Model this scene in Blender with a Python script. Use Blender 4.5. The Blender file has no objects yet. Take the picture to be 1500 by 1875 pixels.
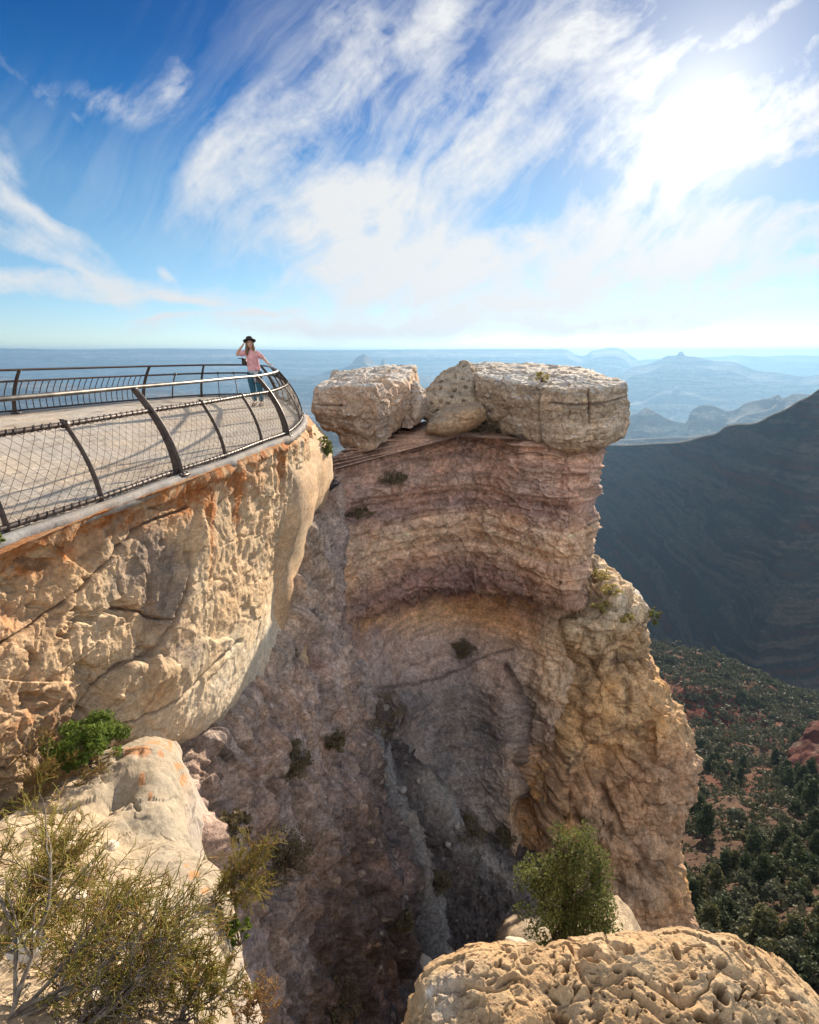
import bpy, math, random, time
import numpy as np
from mathutils import Vector, Matrix
R = math.radians
scene = bpy.context.scene

# ------------------------------------------------------------------ camera
PITCH = math.atan2(937.5 - 645.0, 1000.0)
cam_data = bpy.data.cameras.new('camera')
cam = bpy.data.objects.new('camera', cam_data)
scene.collection.objects.link(cam)
cam.location = (0, 0, 0)
cam.rotation_euler = (math.pi / 2 - PITCH, 0, 0)
cam_data.sensor_fit = 'VERTICAL'
cam_data.sensor_height = 30.0
cam_data.lens = 16.0
cam_data.clip_start = 0.05
cam_data.clip_end = 60000.0
scene.camera = cam

# ------------------------------------------------------------------ render / exposure
scene.render.engine = 'CYCLES'
scene.cycles.use_denoising = True
scene.cycles.max_bounces = 6
scene.cycles.diffuse_bounces = 3
scene.cycles.glossy_bounces = 2
scene.cycles.transmission_bounces = 2
scene.cycles.transparent_max_bounces = 8
scene.cycles.volume_bounces = 0
scene.cycles.sample_clamp_indirect = 6.0
scene.cycles.use_adaptive_sampling = True
scene.cycles.adaptive_threshold = 0.015
scene.view_settings.view_transform = 'Standard'
scene.view_settings.look = 'None'
scene.view_settings.gamma = 1.0
scene.view_settings.exposure = 1.28

# ------------------------------------------------------------------ sun
SUN_AZ, SUN_EL = R(24.5), R(18.0)           # azimuth to the right of +Y
SUN_DIR = Vector((math.sin(SUN_AZ) * math.cos(SUN_EL), math.cos(SUN_AZ) * math.cos(SUN_EL), math.sin(SUN_EL)))
sd = bpy.data.lights.new('sun', 'SUN')
sd.energy = 5.0
sd.angle = R(0.6)
sd.color = (1.0, 0.86, 0.68)
sun = bpy.data.objects.new('sun', sd)
sun.rotation_euler = SUN_DIR.to_track_quat('Z', 'Y').to_euler()
scene.collection.objects.link(sun)

# ------------------------------------------------------------------ node helpers
class NT:
    """tiny node-tree writer"""
    def __init__(self, tree):
        self.t = tree; self.n = tree.nodes; self.l = tree.links
    def new(self, typ, **kw):
        nd = self.n.new(typ)
        for k, v in kw.items():
            setattr(nd, k, v)
        return nd
    def put(self, sock, v):
        if v is None: return
        if isinstance(v, bpy.types.NodeSocket): self.l.new(v, sock)
        elif isinstance(v, (tuple, list)) and sock.type == 'RGBA' and len(v) == 3: sock.default_value = (*v, 1)
        else: sock.default_value = v
    def math(self, op, a, b=None, c=None, clamp=False):
        nd = self.new('ShaderNodeMath', operation=op, use_clamp=clamp)
        for i, v in enumerate((a, b, c)):
            self.put(nd.inputs[i], v)
        return nd.outputs[0]
    def vmath(self, op, a, b=None, out=0):
        nd = self.new('ShaderNodeVectorMath', operation=op)
        self.put(nd.inputs[0], a)
        if b is not None: self.put(nd.inputs[3 if op == 'SCALE' else 1], b)
        return nd.outputs['Value'] if op in ('DOT_PRODUCT', 'LENGTH', 'DISTANCE') else nd.outputs[0]
    def noise(self, vec, scale, detail=6, rough=0.55, dist=0.0, color=False):
        nd = self.new('ShaderNodeTexNoise')
        self.put(nd.inputs['Vector'], vec)
        nd.inputs['Scale'].default_value = scale
        nd.inputs['Detail'].default_value = detail
        nd.inputs['Roughness'].default_value = rough
        nd.inputs['Distortion'].default_value = dist
        return nd.outputs['Color' if color else 'Fac']
    def voronoi(self, vec, scale, feature='F1', out='Distance', rand=1.0):
        nd = self.new('ShaderNodeTexVoronoi', feature=feature)
        self.put(nd.inputs['Vector'], vec)
        nd.inputs['Scale'].default_value = scale
        nd.inputs['Randomness'].default_value = rand
        return nd.outputs[out]
    def ramp(self, fac, stops, interp='LINEAR'):
        nd = self.new('ShaderNodeValToRGB')
        cr = nd.color_ramp; cr.interpolation = interp
        while len(cr.elements) < len(stops): cr.elements.new(0.5)
        for e, (p, c) in zip(cr.elements, stops):
            e.position = p
            e.color = (c, c, c, 1) if isinstance(c, (int, float)) else (*c, 1)
        self.put(nd.inputs[0], fac)
        return nd.outputs[0]
    def mix(self, fac, a, b, blend='MIX'):
        nd = self.new('ShaderNodeMix', data_type='RGBA', blend_type=blend)
        self.put(nd.inputs[0], fac); self.put(nd.inputs[6], a); self.put(nd.inputs[7], b)
        return nd.outputs[2]
    def mapr(self, v, a, b, c=0.0, d=1.0, smooth=False):
        nd = self.new('ShaderNodeMapRange')
        if smooth: nd.interpolation_type = 'SMOOTHSTEP'
        self.put(nd.inputs[0], v)
        for i, x in enumerate((a, b, c, d)): nd.inputs[i + 1].default_value = x
        return nd.outputs[0]
    def scalev(self, vec, s, rot=(0, 0, 0)):
        nd = self.new('ShaderNodeMapping')
        self.put(nd.inputs[0], vec)
        nd.inputs['Scale'].default_value = s
        nd.inputs['Rotation'].default_value = rot
        return nd.outputs[0]
    def xyz(self, vec):
        nd = self.new('ShaderNodeSeparateXYZ'); self.put(nd.inputs[0], vec)
        return nd.outputs
    def comb(self, x, y, z=0.0):
        nd = self.new('ShaderNodeCombineXYZ')
        for i, v in enumerate((x, y, z)): self.put(nd.inputs[i], v)
        return nd.outputs[0]

# ------------------------------------------------------------------ projection helpers (design aid: a pixel of the 1500x1875 photo + a depth -> a world point)
CP, SP = math.cos(PITCH), math.sin(PITCH)
def ray(px, py):
    x = (px - 750.0) / 1000.0; z = (937.5 - py) / 1000.0
    return np.array([x, CP + z * SP, -SP + z * CP])
def P(px, py, Y):
    d = ray(px, py); return d * (Y / d[1])
def PZ(px, py, z):
    d = ray(px, py); return d * (z / d[2])
DECK_Z = -1.38

# ------------------------------------------------------------------ world: sky + cirrus
world = bpy.data.worlds.new('World')
scene.world = world
world.use_nodes = True
def build_sky():
    w = NT(world.node_tree)
    for nd in list(w.n): w.n.remove(nd)
    sky = w.new('ShaderNodeTexSky', sky_type='NISHITA', sun_disc=False)
    sky.sun_elevation = SUN_EL
    sky.sun_rotation = SUN_AZ
    sky.altitude = 2100.0
    sky.air_density = 1.0
    sky.dust_density = 0.12
    sky.ozone_density = 2.5
    tc = w.new('ShaderNodeTexCoord').outputs['Generated']
    d = w.vmath('NORMALIZE', tc)
    x, y, z = w.xyz(d)
    ys = w.math('MAXIMUM', y, 0.12)
    u = w.math('DIVIDE', x, ys); v = w.math('DIVIDE', z, ys)
    uv = w.comb(u, v, 0.0)
    wv = w.noise(uv, 2.6, 4, 0.5, color=True)
    warp = w.vmath('SCALE', w.vmath('SUBTRACT', wv, (0.5, 0.5, 0.5)), 0.16)
    uvw = w.vmath('ADD', uv, warp)
    uw, vw, _ = w.xyz(uvw)
    zero = None
    # streak fields, each its own direction: (angle of the streaks, stretch)
    def field(ang, along, across, det, seed):
        c, s = math.cos(ang), math.sin(ang)
        a = w.math('ADD', w.math('MULTIPLY', uw, c * along), w.math('MULTIPLY', vw, s * along))
        b = w.math('ADD', w.math('MULTIPLY', uw, -s * across), w.math('MULTIPLY', vw, c * across))
        return w.noise(w.comb(a, b, seed), 1.0, det, 0.6, 0.25)
    def blobs(lst, warped=True):
        uu, vv = (uw, vw) if warped else (u, v)
        acc = None
        for (px, py, rl, rs, ang, amp) in lst:       # centre in photo pixels, radii in photo pixels, angle in degrees (up to the right)
            r0 = ray(px, py); cu, cv = r0[0] / r0[1], r0[2] / r0[1]
            c, s = math.cos(R(ang)), math.sin(R(ang))
            k = 1.0 / (1000.0 * r0[1])
            du = w.math('SUBTRACT', uu, cu); dv = w.math('SUBTRACT', vv, cv)
            a = w.math('ADD', w.math('MULTIPLY', du, c / (rl * k)), w.math('MULTIPLY', dv, s / (rl * k)))
            b = w.math('ADD', w.math('MULTIPLY', du, -s / (rs * k)), w.math('MULTIPLY', dv, c / (rs * k)))
            q = w.math('ADD', w.math('MULTIPLY', a, a), w.math('MULTIPLY', b, b))
            g = w.math('MULTIPLY', w.math('POWER', 2.718, w.math('MULTIPLY', q, -1.0)), amp)
            acc = g if acc is None else w.math('ADD', acc, g)
        return acc
    f1 = field(R(36), 6.5, 17.0, 12, 1.7)    # rising to the right
    f2 = field(R(-32), 3.0, 13.0, 9, 5.1)    # falling to the right (left of the frame)
    f3 = field(R(4), 2.6, 15.0, 9, 9.3)      # flat bands over the horizon
    g = w.noise(uvw, 7.0, 9, 0.62)           # puffs
    fr = w.noise(uvw, 26.0, 6, 0.7)          # ragged edges
    def soft(m): return w.math('SUBTRACT', 1.0, w.math('POWER', 2.718, w.math('MULTIPLY', m, -1.0)))
    m1, m2, m3 = soft(blobs(SKY1)), soft(blobs(SKY2)), soft(blobs(SKY3))
    gap = soft(blobs(SKYGAP))
    m1 = w.math('MULTIPLY', m1, w.math('SUBTRACT', 1.0, gap))
    m3 = w.math('MULTIPLY', m3, w.math('SUBTRACT', 1.0, gap))
    def dens(m, f, kf, kg, lo, hi):
        q = w.math('ADD', w.math('MULTIPLY', w.math('SUBTRACT', f, 0.5), kf), w.math('MULTIPLY', w.math('SUBTRACT', g, 0.5), kg))
        q = w.math('ADD', q, w.math('MULTIPLY', w.math('SUBTRACT', fr, 0.5), 0.8))
        q = w.math('ADD', m, w.math('MULTIPLY', q, w.mapr(m, 0.0, 0.3)))
        return w.mapr(q, lo, hi, 0, 1, False)
    d1 = dens(m1, f1, 2.1, 1.1, 0.12, 0.92)
    fv = field(R(48), 3.0, 24.0, 10, 14.3)
    mv = soft(blobs(SKYVEIL))
    dv = w.math('MULTIPLY', mv, w.mapr(w.math('ADD', w.math('MULTIPLY', fv, .7), w.math('MULTIPLY', g, .3)), .40, .64, 0.05, 0.72))
    d2 = dens(m2, f2, 1.7, 0.6, 0.12, 0.95)
    d3 = dens(m3, f3, 1.8, 0.7, 0.15, 0.85)
    den = w.math('SUBTRACT', 1.0, w.math('MULTIPLY', w.math('MULTIPLY', w.math('SUBTRACT', 1.0, d1), w.math('SUBTRACT', 1.0, d2)), w.math('SUBTRACT', 1.0, d3)))
    den = w.math('SUBTRACT', 1.0, w.math('MULTIPLY', w.math('SUBTRACT', 1.0, den), w.math('SUBTRACT', 1.0, dv)))
    den = w.math('MULTIPLY', den, w.mapr(z, 0.0, 0.03))
    # unseen cirrus behind the viewer, thickened as fill for the shaded rock
    back = w.mapr(w.noise(w.scalev(d, (2.0, 2.0, 5.0)), 1.6, 6, 0.6), 0.33, 0.58, 0, 0.95)
    den = w.math('ADD', w.math('MULTIPLY', den, w.mapr(y, 0.12, 0.25)), w.math('MULTIPLY', back, w.mapr(y, 0.2, 0.0)), clamp=True)
    cosang = w.vmath('DOT_PRODUCT', d, tuple(SUN_DIR))
    ang = w.math('ARCCOSINE', w.math('MINIMUM', cosang, 0.99999))
    gl1 = w.math('POWER', 2.718, w.math('MULTIPLY', w.math('MULTIPLY', ang, ang), -1.0 / (2 * 0.075 ** 2)))
    gl2 = w.math('POWER', 2.718, w.math('MULTIPLY', ang, -1.0 / 0.42))
    bright = w.math('ADD', w.math('ADD', CLOUD_BASE, w.math('MULTIPLY', gl1, 1.3)), w.math('MULTIPLY', gl2, CLOUD_GLOW))
    cloud = w.vmath('SCALE', (0.97, 0.985, 1.0), bright)
    cloud = w.vmath('SCALE', cloud, w.mapr(y, .15, -.35, 1.0, 2.2))     # clouds behind the viewer brightened to fill the shaded rock
    skyc = w.vmath('SCALE', w.mix(0.55, sky.outputs[0], w.vmath('MULTIPLY', sky.outputs[0], SKY_TINT)), SKY_GAIN)
    grade = w.new('ShaderNodeValToRGB'); w.put(grade.inputs[0], w.math('MAXIMUM', z, 0.0)); cr = grade.color_ramp
    G = [(0.0, (1.14, .88, .74)), (.035, (1.05, .81, .70)), (.156, (.90, .81, .66)), (.241, (.54, .70, .65)), (.33, (.15, .46, .58)), (.40, (.045, .33, .50)), (.5, (.03, .27, .44)), (.9, (.35, .5, .6))]
    while len(cr.elements) < len(G): cr.elements.new(.5)
    for e, (p_, c_) in zip(cr.elements, G): e.position = p_; e.color = (*[k / 1.5 for k in c_], 1)
    skyc = w.vmath('SCALE', w.vmath('MULTIPLY', skyc, grade.outputs[0]), 1.5 * .80)
    # thin veil round the sun that is always there
    veil = w.math('MULTIPLY', w.math('POWER', 2.718, w.math('MULTIPLY', ang, -1.0 / 0.17)), 1.0)
    den = w.math('MAXIMUM', den, veil)
    col = w.mix(den, skyc, cloud)
    bg = w.new('ShaderNodeBackground')
    w.put(bg.inputs[0], col); bg.inputs[1].default_value = 0.11
    out = w.new('ShaderNodeOutputWorld'); w.l.new(bg.outputs[0], out.inputs[0])
CLOUD_BASE, CLOUD_GLOW, SKY_GAIN, SKY_TINT = 3.15, 0.5, .8, (0.45, 0.9, 1.3)
SKY1 = [(470, 290, 120, 60, 38, .75), (640, 165, 230, 42, 32, .55), (790, 60, 110, 36, 52, 1.1), (440, 345, 60, 25, 20, .5), (600, 50, 50, 30, 50, .35),
        (650, 60, 50, 30, 55, .4), (590, 372, 70, 42, 20, 1.3), (690, 450, 150, 74, -20, 1.7), (640, 370, 70, 40, 30, .9), (860, 240, 260, 120, 35, .62), (720, 390, 140, 60, 0, .7),
        (900, 420, 260, 80, 18, .65), (1170, 300, 120, 110, 35, 1.2), (1230, 200, 130, 70, -25, 2.0), (1270, 300, 110, 110, 20, 1.6), (1420, 240, 190, 62, 4, 2.2),
        (1150, 450, 300, 44, 6, 1.5), (1080, 385, 200, 40, 14, .8), (930, 500, 290, 50, -4, 1.7), (1430, 440, 170, 46, 6, 1.9), (1060, 80, 230, 50, 38, .5),
        (1330, 90, 220, 20, 38, .75), (1460, 110, 130, 18, 32, .7), (318, 178, 26, 50, -14, .36), (215, 200, 70, 22, -25, .33), (260, 190, 90, 40, 0, .12), (90, 170, 70, 24, -30, .2)]
SKYVEIL = [(700, 200, 300, 220, 30, 1.2), (1100, 180, 380, 240, 20, 1.3), (900, 380, 300, 140, 0, 1.0), (1300, 420, 260, 120, 0, .8), (150, 300, 200, 90, -30, .25)]
SKYGAP = [(1440, 345, 110, 26, 4, 3.0), (1000, 345, 150, 34, 14, .9), (620, 270, 70, 30, 30, .5), (1330, 140, 110, 26, 20, 1.0), (830, 120, 60, 90, -40, .6)]
SKY2 = [(0, 300, 60, 40, -55, .9), (70, 385, 110, 20, -30, 1.3), (150, 480, 130, 24, -32, .6), (60, 450, 130, 26, -20, .6),
        (90, 170, 120, 14, -35, .35)]
SKY3 = [(110, 522, 250, 22, -3, 2.2), (330, 545, 100, 8, -6, 1.6), (318, 494, 19, 9, -40, 1.5), (330, 581, 55, 4, 0, 1.0), (470, 570, 70, 5, 3, .8),
        (620, 595, 280, 15, 0, 1.0), (1000, 600, 420, 20, 2, 1.2), (1060, 555, 350, 26, 3, 1.3), (1400, 565, 260, 24, 6, 1.3), (1420, 505, 160, 22, 8, 1.4)]
build_sky()
# ------------------------------------------------------------------ object helpers
def link(o):
    scene.collection.objects.link(o); return o
def tag(o, label=None, cat=None, group=None, kind=None):
    if label: o['label'] = label
    if cat: o['category'] = cat
    if group: o['group'] = group
    if kind: o['kind'] = kind
    return o
def empty(name, loc, label, cat, group=None):
    o = bpy.data.objects.new(name, None); link(o)
    o.location = tuple(loc); o.empty_display_size = 0.1
    return tag(o, label, cat, group)
def mesh_obj(name, V, F, mat, parent=None, loc=None, smooth=True, attrs=None, ngon=None):
    """V (n,3) world (or parent-local) vertices, F (m,3|4) faces -> one linked mesh object; loc becomes its origin"""
    V = np.asarray(V, dtype=np.float32)
    if loc is not None: V = V - np.asarray(loc, dtype=np.float32)
    me = bpy.data.meshes.new(name)
    if isinstance(F, np.ndarray):
        m, k = F.shape
        me.vertices.add(len(V)); me.vertices.foreach_set('co', V.ravel())
        me.loops.add(m * k); me.loops.foreach_set('vertex_index', F.astype(np.int32).ravel())
        me.polygons.add(m)
        me.polygons.foreach_set('loop_start', np.arange(0, m * k, k, dtype=np.int32))
        me.polygons.foreach_set('loop_total', np.full(m, k, dtype=np.int32))
        me.update(calc_edges=True)
    else:
        me.from_pydata([tuple(map(float, v)) for v in V], [], [tuple(int(i) for i in f) for f in F]); me.update()
    if smooth: me.polygons.foreach_set('use_smooth', np.ones(len(me.polygons), dtype=bool))
    for an, arr in (attrs or {}).items():
        arr = np.asarray(arr, dtype=np.float32)
        if arr.ndim == 2:
            a = me.attributes.new(an, 'FLOAT_COLOR', 'POINT')
            if arr.shape[1] == 3: arr = np.concatenate([arr, np.ones((len(arr), 1), np.float32)], 1)
            a.data.foreach_set('color', arr.ravel())
        else:
            a = me.attributes.new(an, 'FLOAT', 'POINT'); a.data.foreach_set('value', arr.ravel())
    for m_ in (mat if isinstance(mat, (list, tuple)) else [mat]): me.materials.append(m_)
    o = bpy.data.objects.new(name, me); link(o)
    if loc is not None: o.location = tuple(float(c) for c in loc)
    if parent is not None: o.parent = parent
    return o

# ------------------------------------------------------------------ numpy noise
def _hash(ix, iy, iz, seed):
    h = (ix.astype(np.uint32) * np.uint32(374761393) + iy.astype(np.uint32) * np.uint32(668265263)
         + iz.astype(np.uint32) * np.uint32(2246822519) + np.uint32((seed * 3266489917) & 0xffffffff))
    h ^= h >> np.uint32(15); h *= np.uint32(2654435761); h ^= h >> np.uint32(13); h *= np.uint32(1274126177); h ^= h >> np.uint32(16)
    return h
def perlin(p, seed=0):
    p = np.asarray(p, dtype=np.float32)
    i = np.floor(p); f = p - i; i = i.astype(np.int32)
    u = f * f * f * (f * (f * 6 - 15) + 10)
    res = 0
    for dx in (0, 1):
        wx = u[:, 0] if dx else 1 - u[:, 0]
        for dy in (0, 1):
            wy = u[:, 1] if dy else 1 - u[:, 1]
            for dz in (0, 1):
                wz = u[:, 2] if dz else 1 - u[:, 2]
                h = _hash(i[:, 0] + dx, i[:, 1] + dy, i[:, 2] + dz, seed)
                gx = (h & np.uint32(1023)).astype(np.float32) / 511.5 - 1
                gy = ((h >> np.uint32(10)) & np.uint32(1023)).astype(np.float32) / 511.5 - 1
                gz = ((h >> np.uint32(20)) & np.uint32(1023)).astype(np.float32) / 511.5 - 1
                res = res + wx * wy * wz * (gx * (f[:, 0] - dx) + gy * (f[:, 1] - dy) + gz * (f[:, 2] - dz))
    return res * 1.3
def fbm(p, octaves=5, seed=0, gain=0.5, lac=2.03, ridged=False):
    a, tot, s = 1.0, 0.0, 0
    q = np.asarray(p, dtype=np.float32)
    for o in range(octaves):
        n = perlin(q, seed + o * 17)
        if ridged: n = 1 - 2 * np.abs(n)
        s = s + a * n; tot += a
        a *= gain; q = q * lac + 3.1
    return s / tot
def worley(p, seed=0, jitter=1.0):
    """F1, F2, id of the nearest cell (0..1), offset vector to its seed"""
    p = np.asarray(p, dtype=np.float32)
    i = np.floor(p).astype(np.int32); f = p - i
    n = len(p); f1 = np.full(n, 9.0, np.float32); f2 = f1.copy(); cid = np.zeros(n, np.float32)
    off = np.zeros((n, 3), np.float32)
    for dx in (-1, 0, 1):
        for dy in (-1, 0, 1):
            for dz in (-1, 0, 1):
                h = _hash(i[:, 0] + dx, i[:, 1] + dy, i[:, 2] + dz, seed)
                v = np.stack([dx + .5 + jitter * ((h & np.uint32(1023)).astype(np.float32) / 1023 - .5) - f[:, 0],
                              dy + .5 + jitter * (((h >> np.uint32(10)) & np.uint32(1023)).astype(np.float32) / 1023 - .5) - f[:, 1],
                              dz + .5 + jitter * (((h >> np.uint32(20)) & np.uint32(1023)).astype(np.float32) / 1023 - .5) - f[:, 2]], 1)
                d = np.sqrt((v * v).sum(1))
                c = d < f1
                f2 = np.where(c, f1, np.minimum(f2, d))
                cid = np.where(c, ((h >> np.uint32(7)) & np.uint32(4095)).astype(np.float32) / 4095, cid)
                off[c] = v[c]
                f1 = np.where(c, d, f1)
    return f1, f2, cid, off
def facets(p, seed, warp=.25, wf=1.3):
    """chipped planes: every cell is a plane with its own tilt"""
    w = np.stack([fbm(p * wf, 3, seed + 1), fbm(p * wf, 3, seed + 2), fbm(p * wf, 3, seed + 3)], 1)
    f1, f2, cid, off = worley(p + warp * w, seed)
    a = cid * 40.0
    return (off[:, 0] * np.cos(a) + off[:, 1] * np.sin(a) + off[:, 2] * np.cos(a * 1.7 + 1)) + (cid - .5) * .6, f1, f2, cid
def ledges(h, seed, sharp=.8):
    """stepped beds: every layer of the height h sticks out by its own amount, with crisp edges"""
    i = np.floor(h); f = h - i; i = i.astype(np.int32); z0 = np.zeros_like(i)
    r = lambda k: (_hash(k, z0, z0, seed) & np.uint32(1023)).astype(np.float32) / 511.5 - 1
    t = np.clip((f - sharp) / (1 - sharp), 0, 1); t = t * t * (3 - 2 * t)
    return r(i) * (1 - t) + r(i + 1) * t
def sstep(a, b, x):
    t = np.clip((x - a) / (b - a), 0, 1); return t * t * (3 - 2 * t)
def pix(p):
    """where a design point sits in the photograph (used only to lay out real cracks, beds and stains on the rock)"""
    d = p[:, 1] * CP - p[:, 2] * SP
    d = np.maximum(d, .05)
    return 750 + 1000 * p[:, 0] / d, 937.5 - 1000 * (p[:, 1] * SP + p[:, 2] * CP) / d
def pline(x, y, pts):
    """distance to a broken line"""
    best = np.full(len(x), 1e9, np.float32)
    for (ax, ay), (bx, by) in zip(pts[:-1], pts[1:]):
        dx, dy = bx - ax, by - ay; t = np.clip(((x - ax) * dx + (y - ay) * dy) / (dx * dx + dy * dy), 0, 1)
        best = np.minimum(best, np.hypot(x - ax - t * dx, y - ay - t * dy))
    return best
def rbf(x, y, pts):
    """soft spots: list of (cx, cy, rx, ry, amp)"""
    s = 0
    for cx, cy, rx, ry, a in pts:
        s = s + a * np.exp(-((x - cx) / rx) ** 2 - ((y - cy) / ry) ** 2)
    return s

# ------------------------------------------------------------------ lofted rock
def _spline(C, counts, closed):
    """C (K,...) control points along axis 0, counts = samples per segment; chord-length Catmull-Rom"""
    K = len(C)
    segs = K if closed else K - 1
    idx = lambda i: (i % K) if closed else min(max(i, 0), K - 1)
    out = []; par = []
    def dist(a, b): return np.maximum(np.linalg.norm(C[idx(b)] - C[idx(a)], axis=-1, keepdims=True), 1e-5)
    def tang(i):
        if not closed and i <= 0: return (C[1] - C[0]) / dist(0, 1)
        if not closed and i >= K - 1: return (C[K - 1] - C[K - 2]) / dist(K - 2, K - 1)
        d0, d1 = dist(i - 1, i), dist(i, i + 1)
        return ((C[idx(i + 1)] - C[idx(i)]) / d1 * d0 + (C[idx(i)] - C[idx(i - 1)]) / d0 * d1) / (d0 + d1)
    for sgm in range(segs):
        n = counts[sgm]
        h = dist(sgm, sgm + 1)
        a, b, ma, mb = C[idx(sgm)], C[idx(sgm + 1)], tang(sgm) * h * .9, tang(sgm + 1) * h * .9
        for k in range(n):
            t = k / n
            out.append((2 * t ** 3 - 3 * t ** 2 + 1) * a + (t ** 3 - 2 * t ** 2 + t) * ma + (-2 * t ** 3 + 3 * t ** 2) * b + (t ** 3 - t ** 2) * mb)
            par.append(sgm + t)
    if not closed:
        out.append(C[-1]); par.append(float(K - 1))
    return np.stack(out), np.array(par)
class Loft:
    """rows of control points (pixel x, pixel y, depth Y or a ready 3-vector), closed round the back, as one dense grid"""
    def __init__(self, rows, nu, nv, back, nback=6, backs=None):
        C = []
        for r, row in enumerate(rows):
            F = [np.asarray(q, float) if isinstance(q, np.ndarray) else P(*q) for q in row]
            b = np.asarray(backs[r] if backs else back, float)
            F += [F[-1] + b * .5, F[-1] + b, (F[0] + F[-1]) / 2 + b * 1.15, F[0] + b, F[0] + b * .5]
            C.append(F)
        C = np.array(C)                                  # R,K,3
        R_, K = C.shape[:2]; kf = K - 5
        nus = [nu] * (kf - 1) if isinstance(nu, int) else list(nu)
        nvs = [nv] * (R_ - 1) if isinstance(nv, int) else list(nv)
        cols = nus + [max(nback, 4)] * 6
        D, self.pu = _spline(np.swapaxes(C, 0, 1), cols, True)      # U,R,3
        D = np.swapaxes(D, 0, 1)                                     # R,U,3
        D, self.pv = _spline(D, nvs, False)                          # V,U,3
        self.nv, self.nu = D.shape[:2]; self.kf = kf; self.R = R_
        self.X = D.astype(np.float32)
        self.U = np.tile(self.pu[None, :], (self.nv, 1)).ravel().astype(np.float32)
        self.V = np.tile(self.pv[:, None], (1, self.nu)).ravel().astype(np.float32)
        self.front = (self.U <= kf - 1)
    def dome(self, factors, lift=0.0, n=10, end=False):
        """close an end with rows that shrink to its centre so that its surface is real geometry too"""
        rim = self.X[-1] if end else self.X[0]
        c = rim.mean(0, keepdims=True)
        k = np.linspace(1, 0, n + 1)[1:]
        add = [c + (rim - c) * max(f, .02) + np.array([0, 0, lift * (1 - f * f)]) for f in k]
        add = np.stack(add if end else add[::-1]).astype(np.float32)
        vv = (self.pv[-1] + np.linspace(0, 1, n + 1)[1:]) if end else np.linspace(-1, 0, n + 1)[:-1]
        self.X = np.concatenate([self.X, add] if end else [add, self.X])
        self.pv = np.concatenate([self.pv, vv] if end else [vv, self.pv])
        self.nv = len(self.X)
        self.U = np.tile(self.pu[None, :], (self.nv, 1)).ravel().astype(np.float32)
        self.V = np.tile(self.pv[:, None], (1, self.nu)).ravel().astype(np.float32)
        return self
    def pts(self): return self.X.reshape(-1, 3)
    def normals(self):
        X = self.X
        du = np.roll(X, -1, 1) - np.roll(X, 1, 1)
        dv = np.gradient(X, axis=0)
        n = np.cross(du, dv)
        n /= np.maximum(np.linalg.norm(n, axis=2, keepdims=True), 1e-9)
        # outward: away from the loop's own centre
        c = X.mean(1, keepdims=True)
        s = np.sign(((X - c) * n).sum())
        self.sgn = s
        return (n * (s if s else 1)).reshape(-1, 3)
    def push(self, d, n=None):
        if n is None: n = self.normals()
        self.X = (self.pts() + n * np.asarray(d)[:, None]).reshape(self.X.shape).astype(np.float32)
    def build(self, name, mat, parent=None, loc=None, attrs=None):
        nv, nu = self.nv, self.nu
        j, i = np.meshgrid(np.arange(nv - 1), np.arange(nu), indexing='ij')
        a = j * nu + i; b = j * nu + (i + 1) % nu; c = (j + 1) * nu + (i + 1) % nu; d = (j + 1) * nu + i
        self.normals()
        F = np.stack([a, b, c, d], -1).reshape(-1, 4) if self.sgn > 0 else np.stack([a, d, c, b], -1).reshape(-1, 4)
        V = self.pts()
        # caps: a centre vertex at each end, quads degenerate-free as paired triangles -> use quads of (rim, rim, rim, centre)
        c0 = V[:nu].mean(0); c1 = V[-nu:].mean(0); n0 = len(V)
        V = np.concatenate([V, [c0, c1]]).astype(np.float32)
        k = np.arange(0, nu - 2 + nu % 2, 2); last = (nv - 1) * nu
        top = np.stack([k, np.full_like(k, n0), (k + 2) % nu, (k + 1) % nu], -1)
        bot = np.stack([last + k, last + (k + 1) % nu, last + (k + 2) % nu, np.full_like(k, n0 + 1)], -1)
        if self.sgn <= 0: top = top[:, ::-1]; bot = bot[:, ::-1]
        F = np.concatenate([F, top, bot])
        at = {}
        for an, arr in (attrs or {}).items():
            arr = np.asarray(arr, np.float32)
            arr = np.concatenate([arr, arr[:1], arr[-1:]]); at[an] = arr
        return mesh_obj(name, V, F, mat, parent, loc, True, at)

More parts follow.
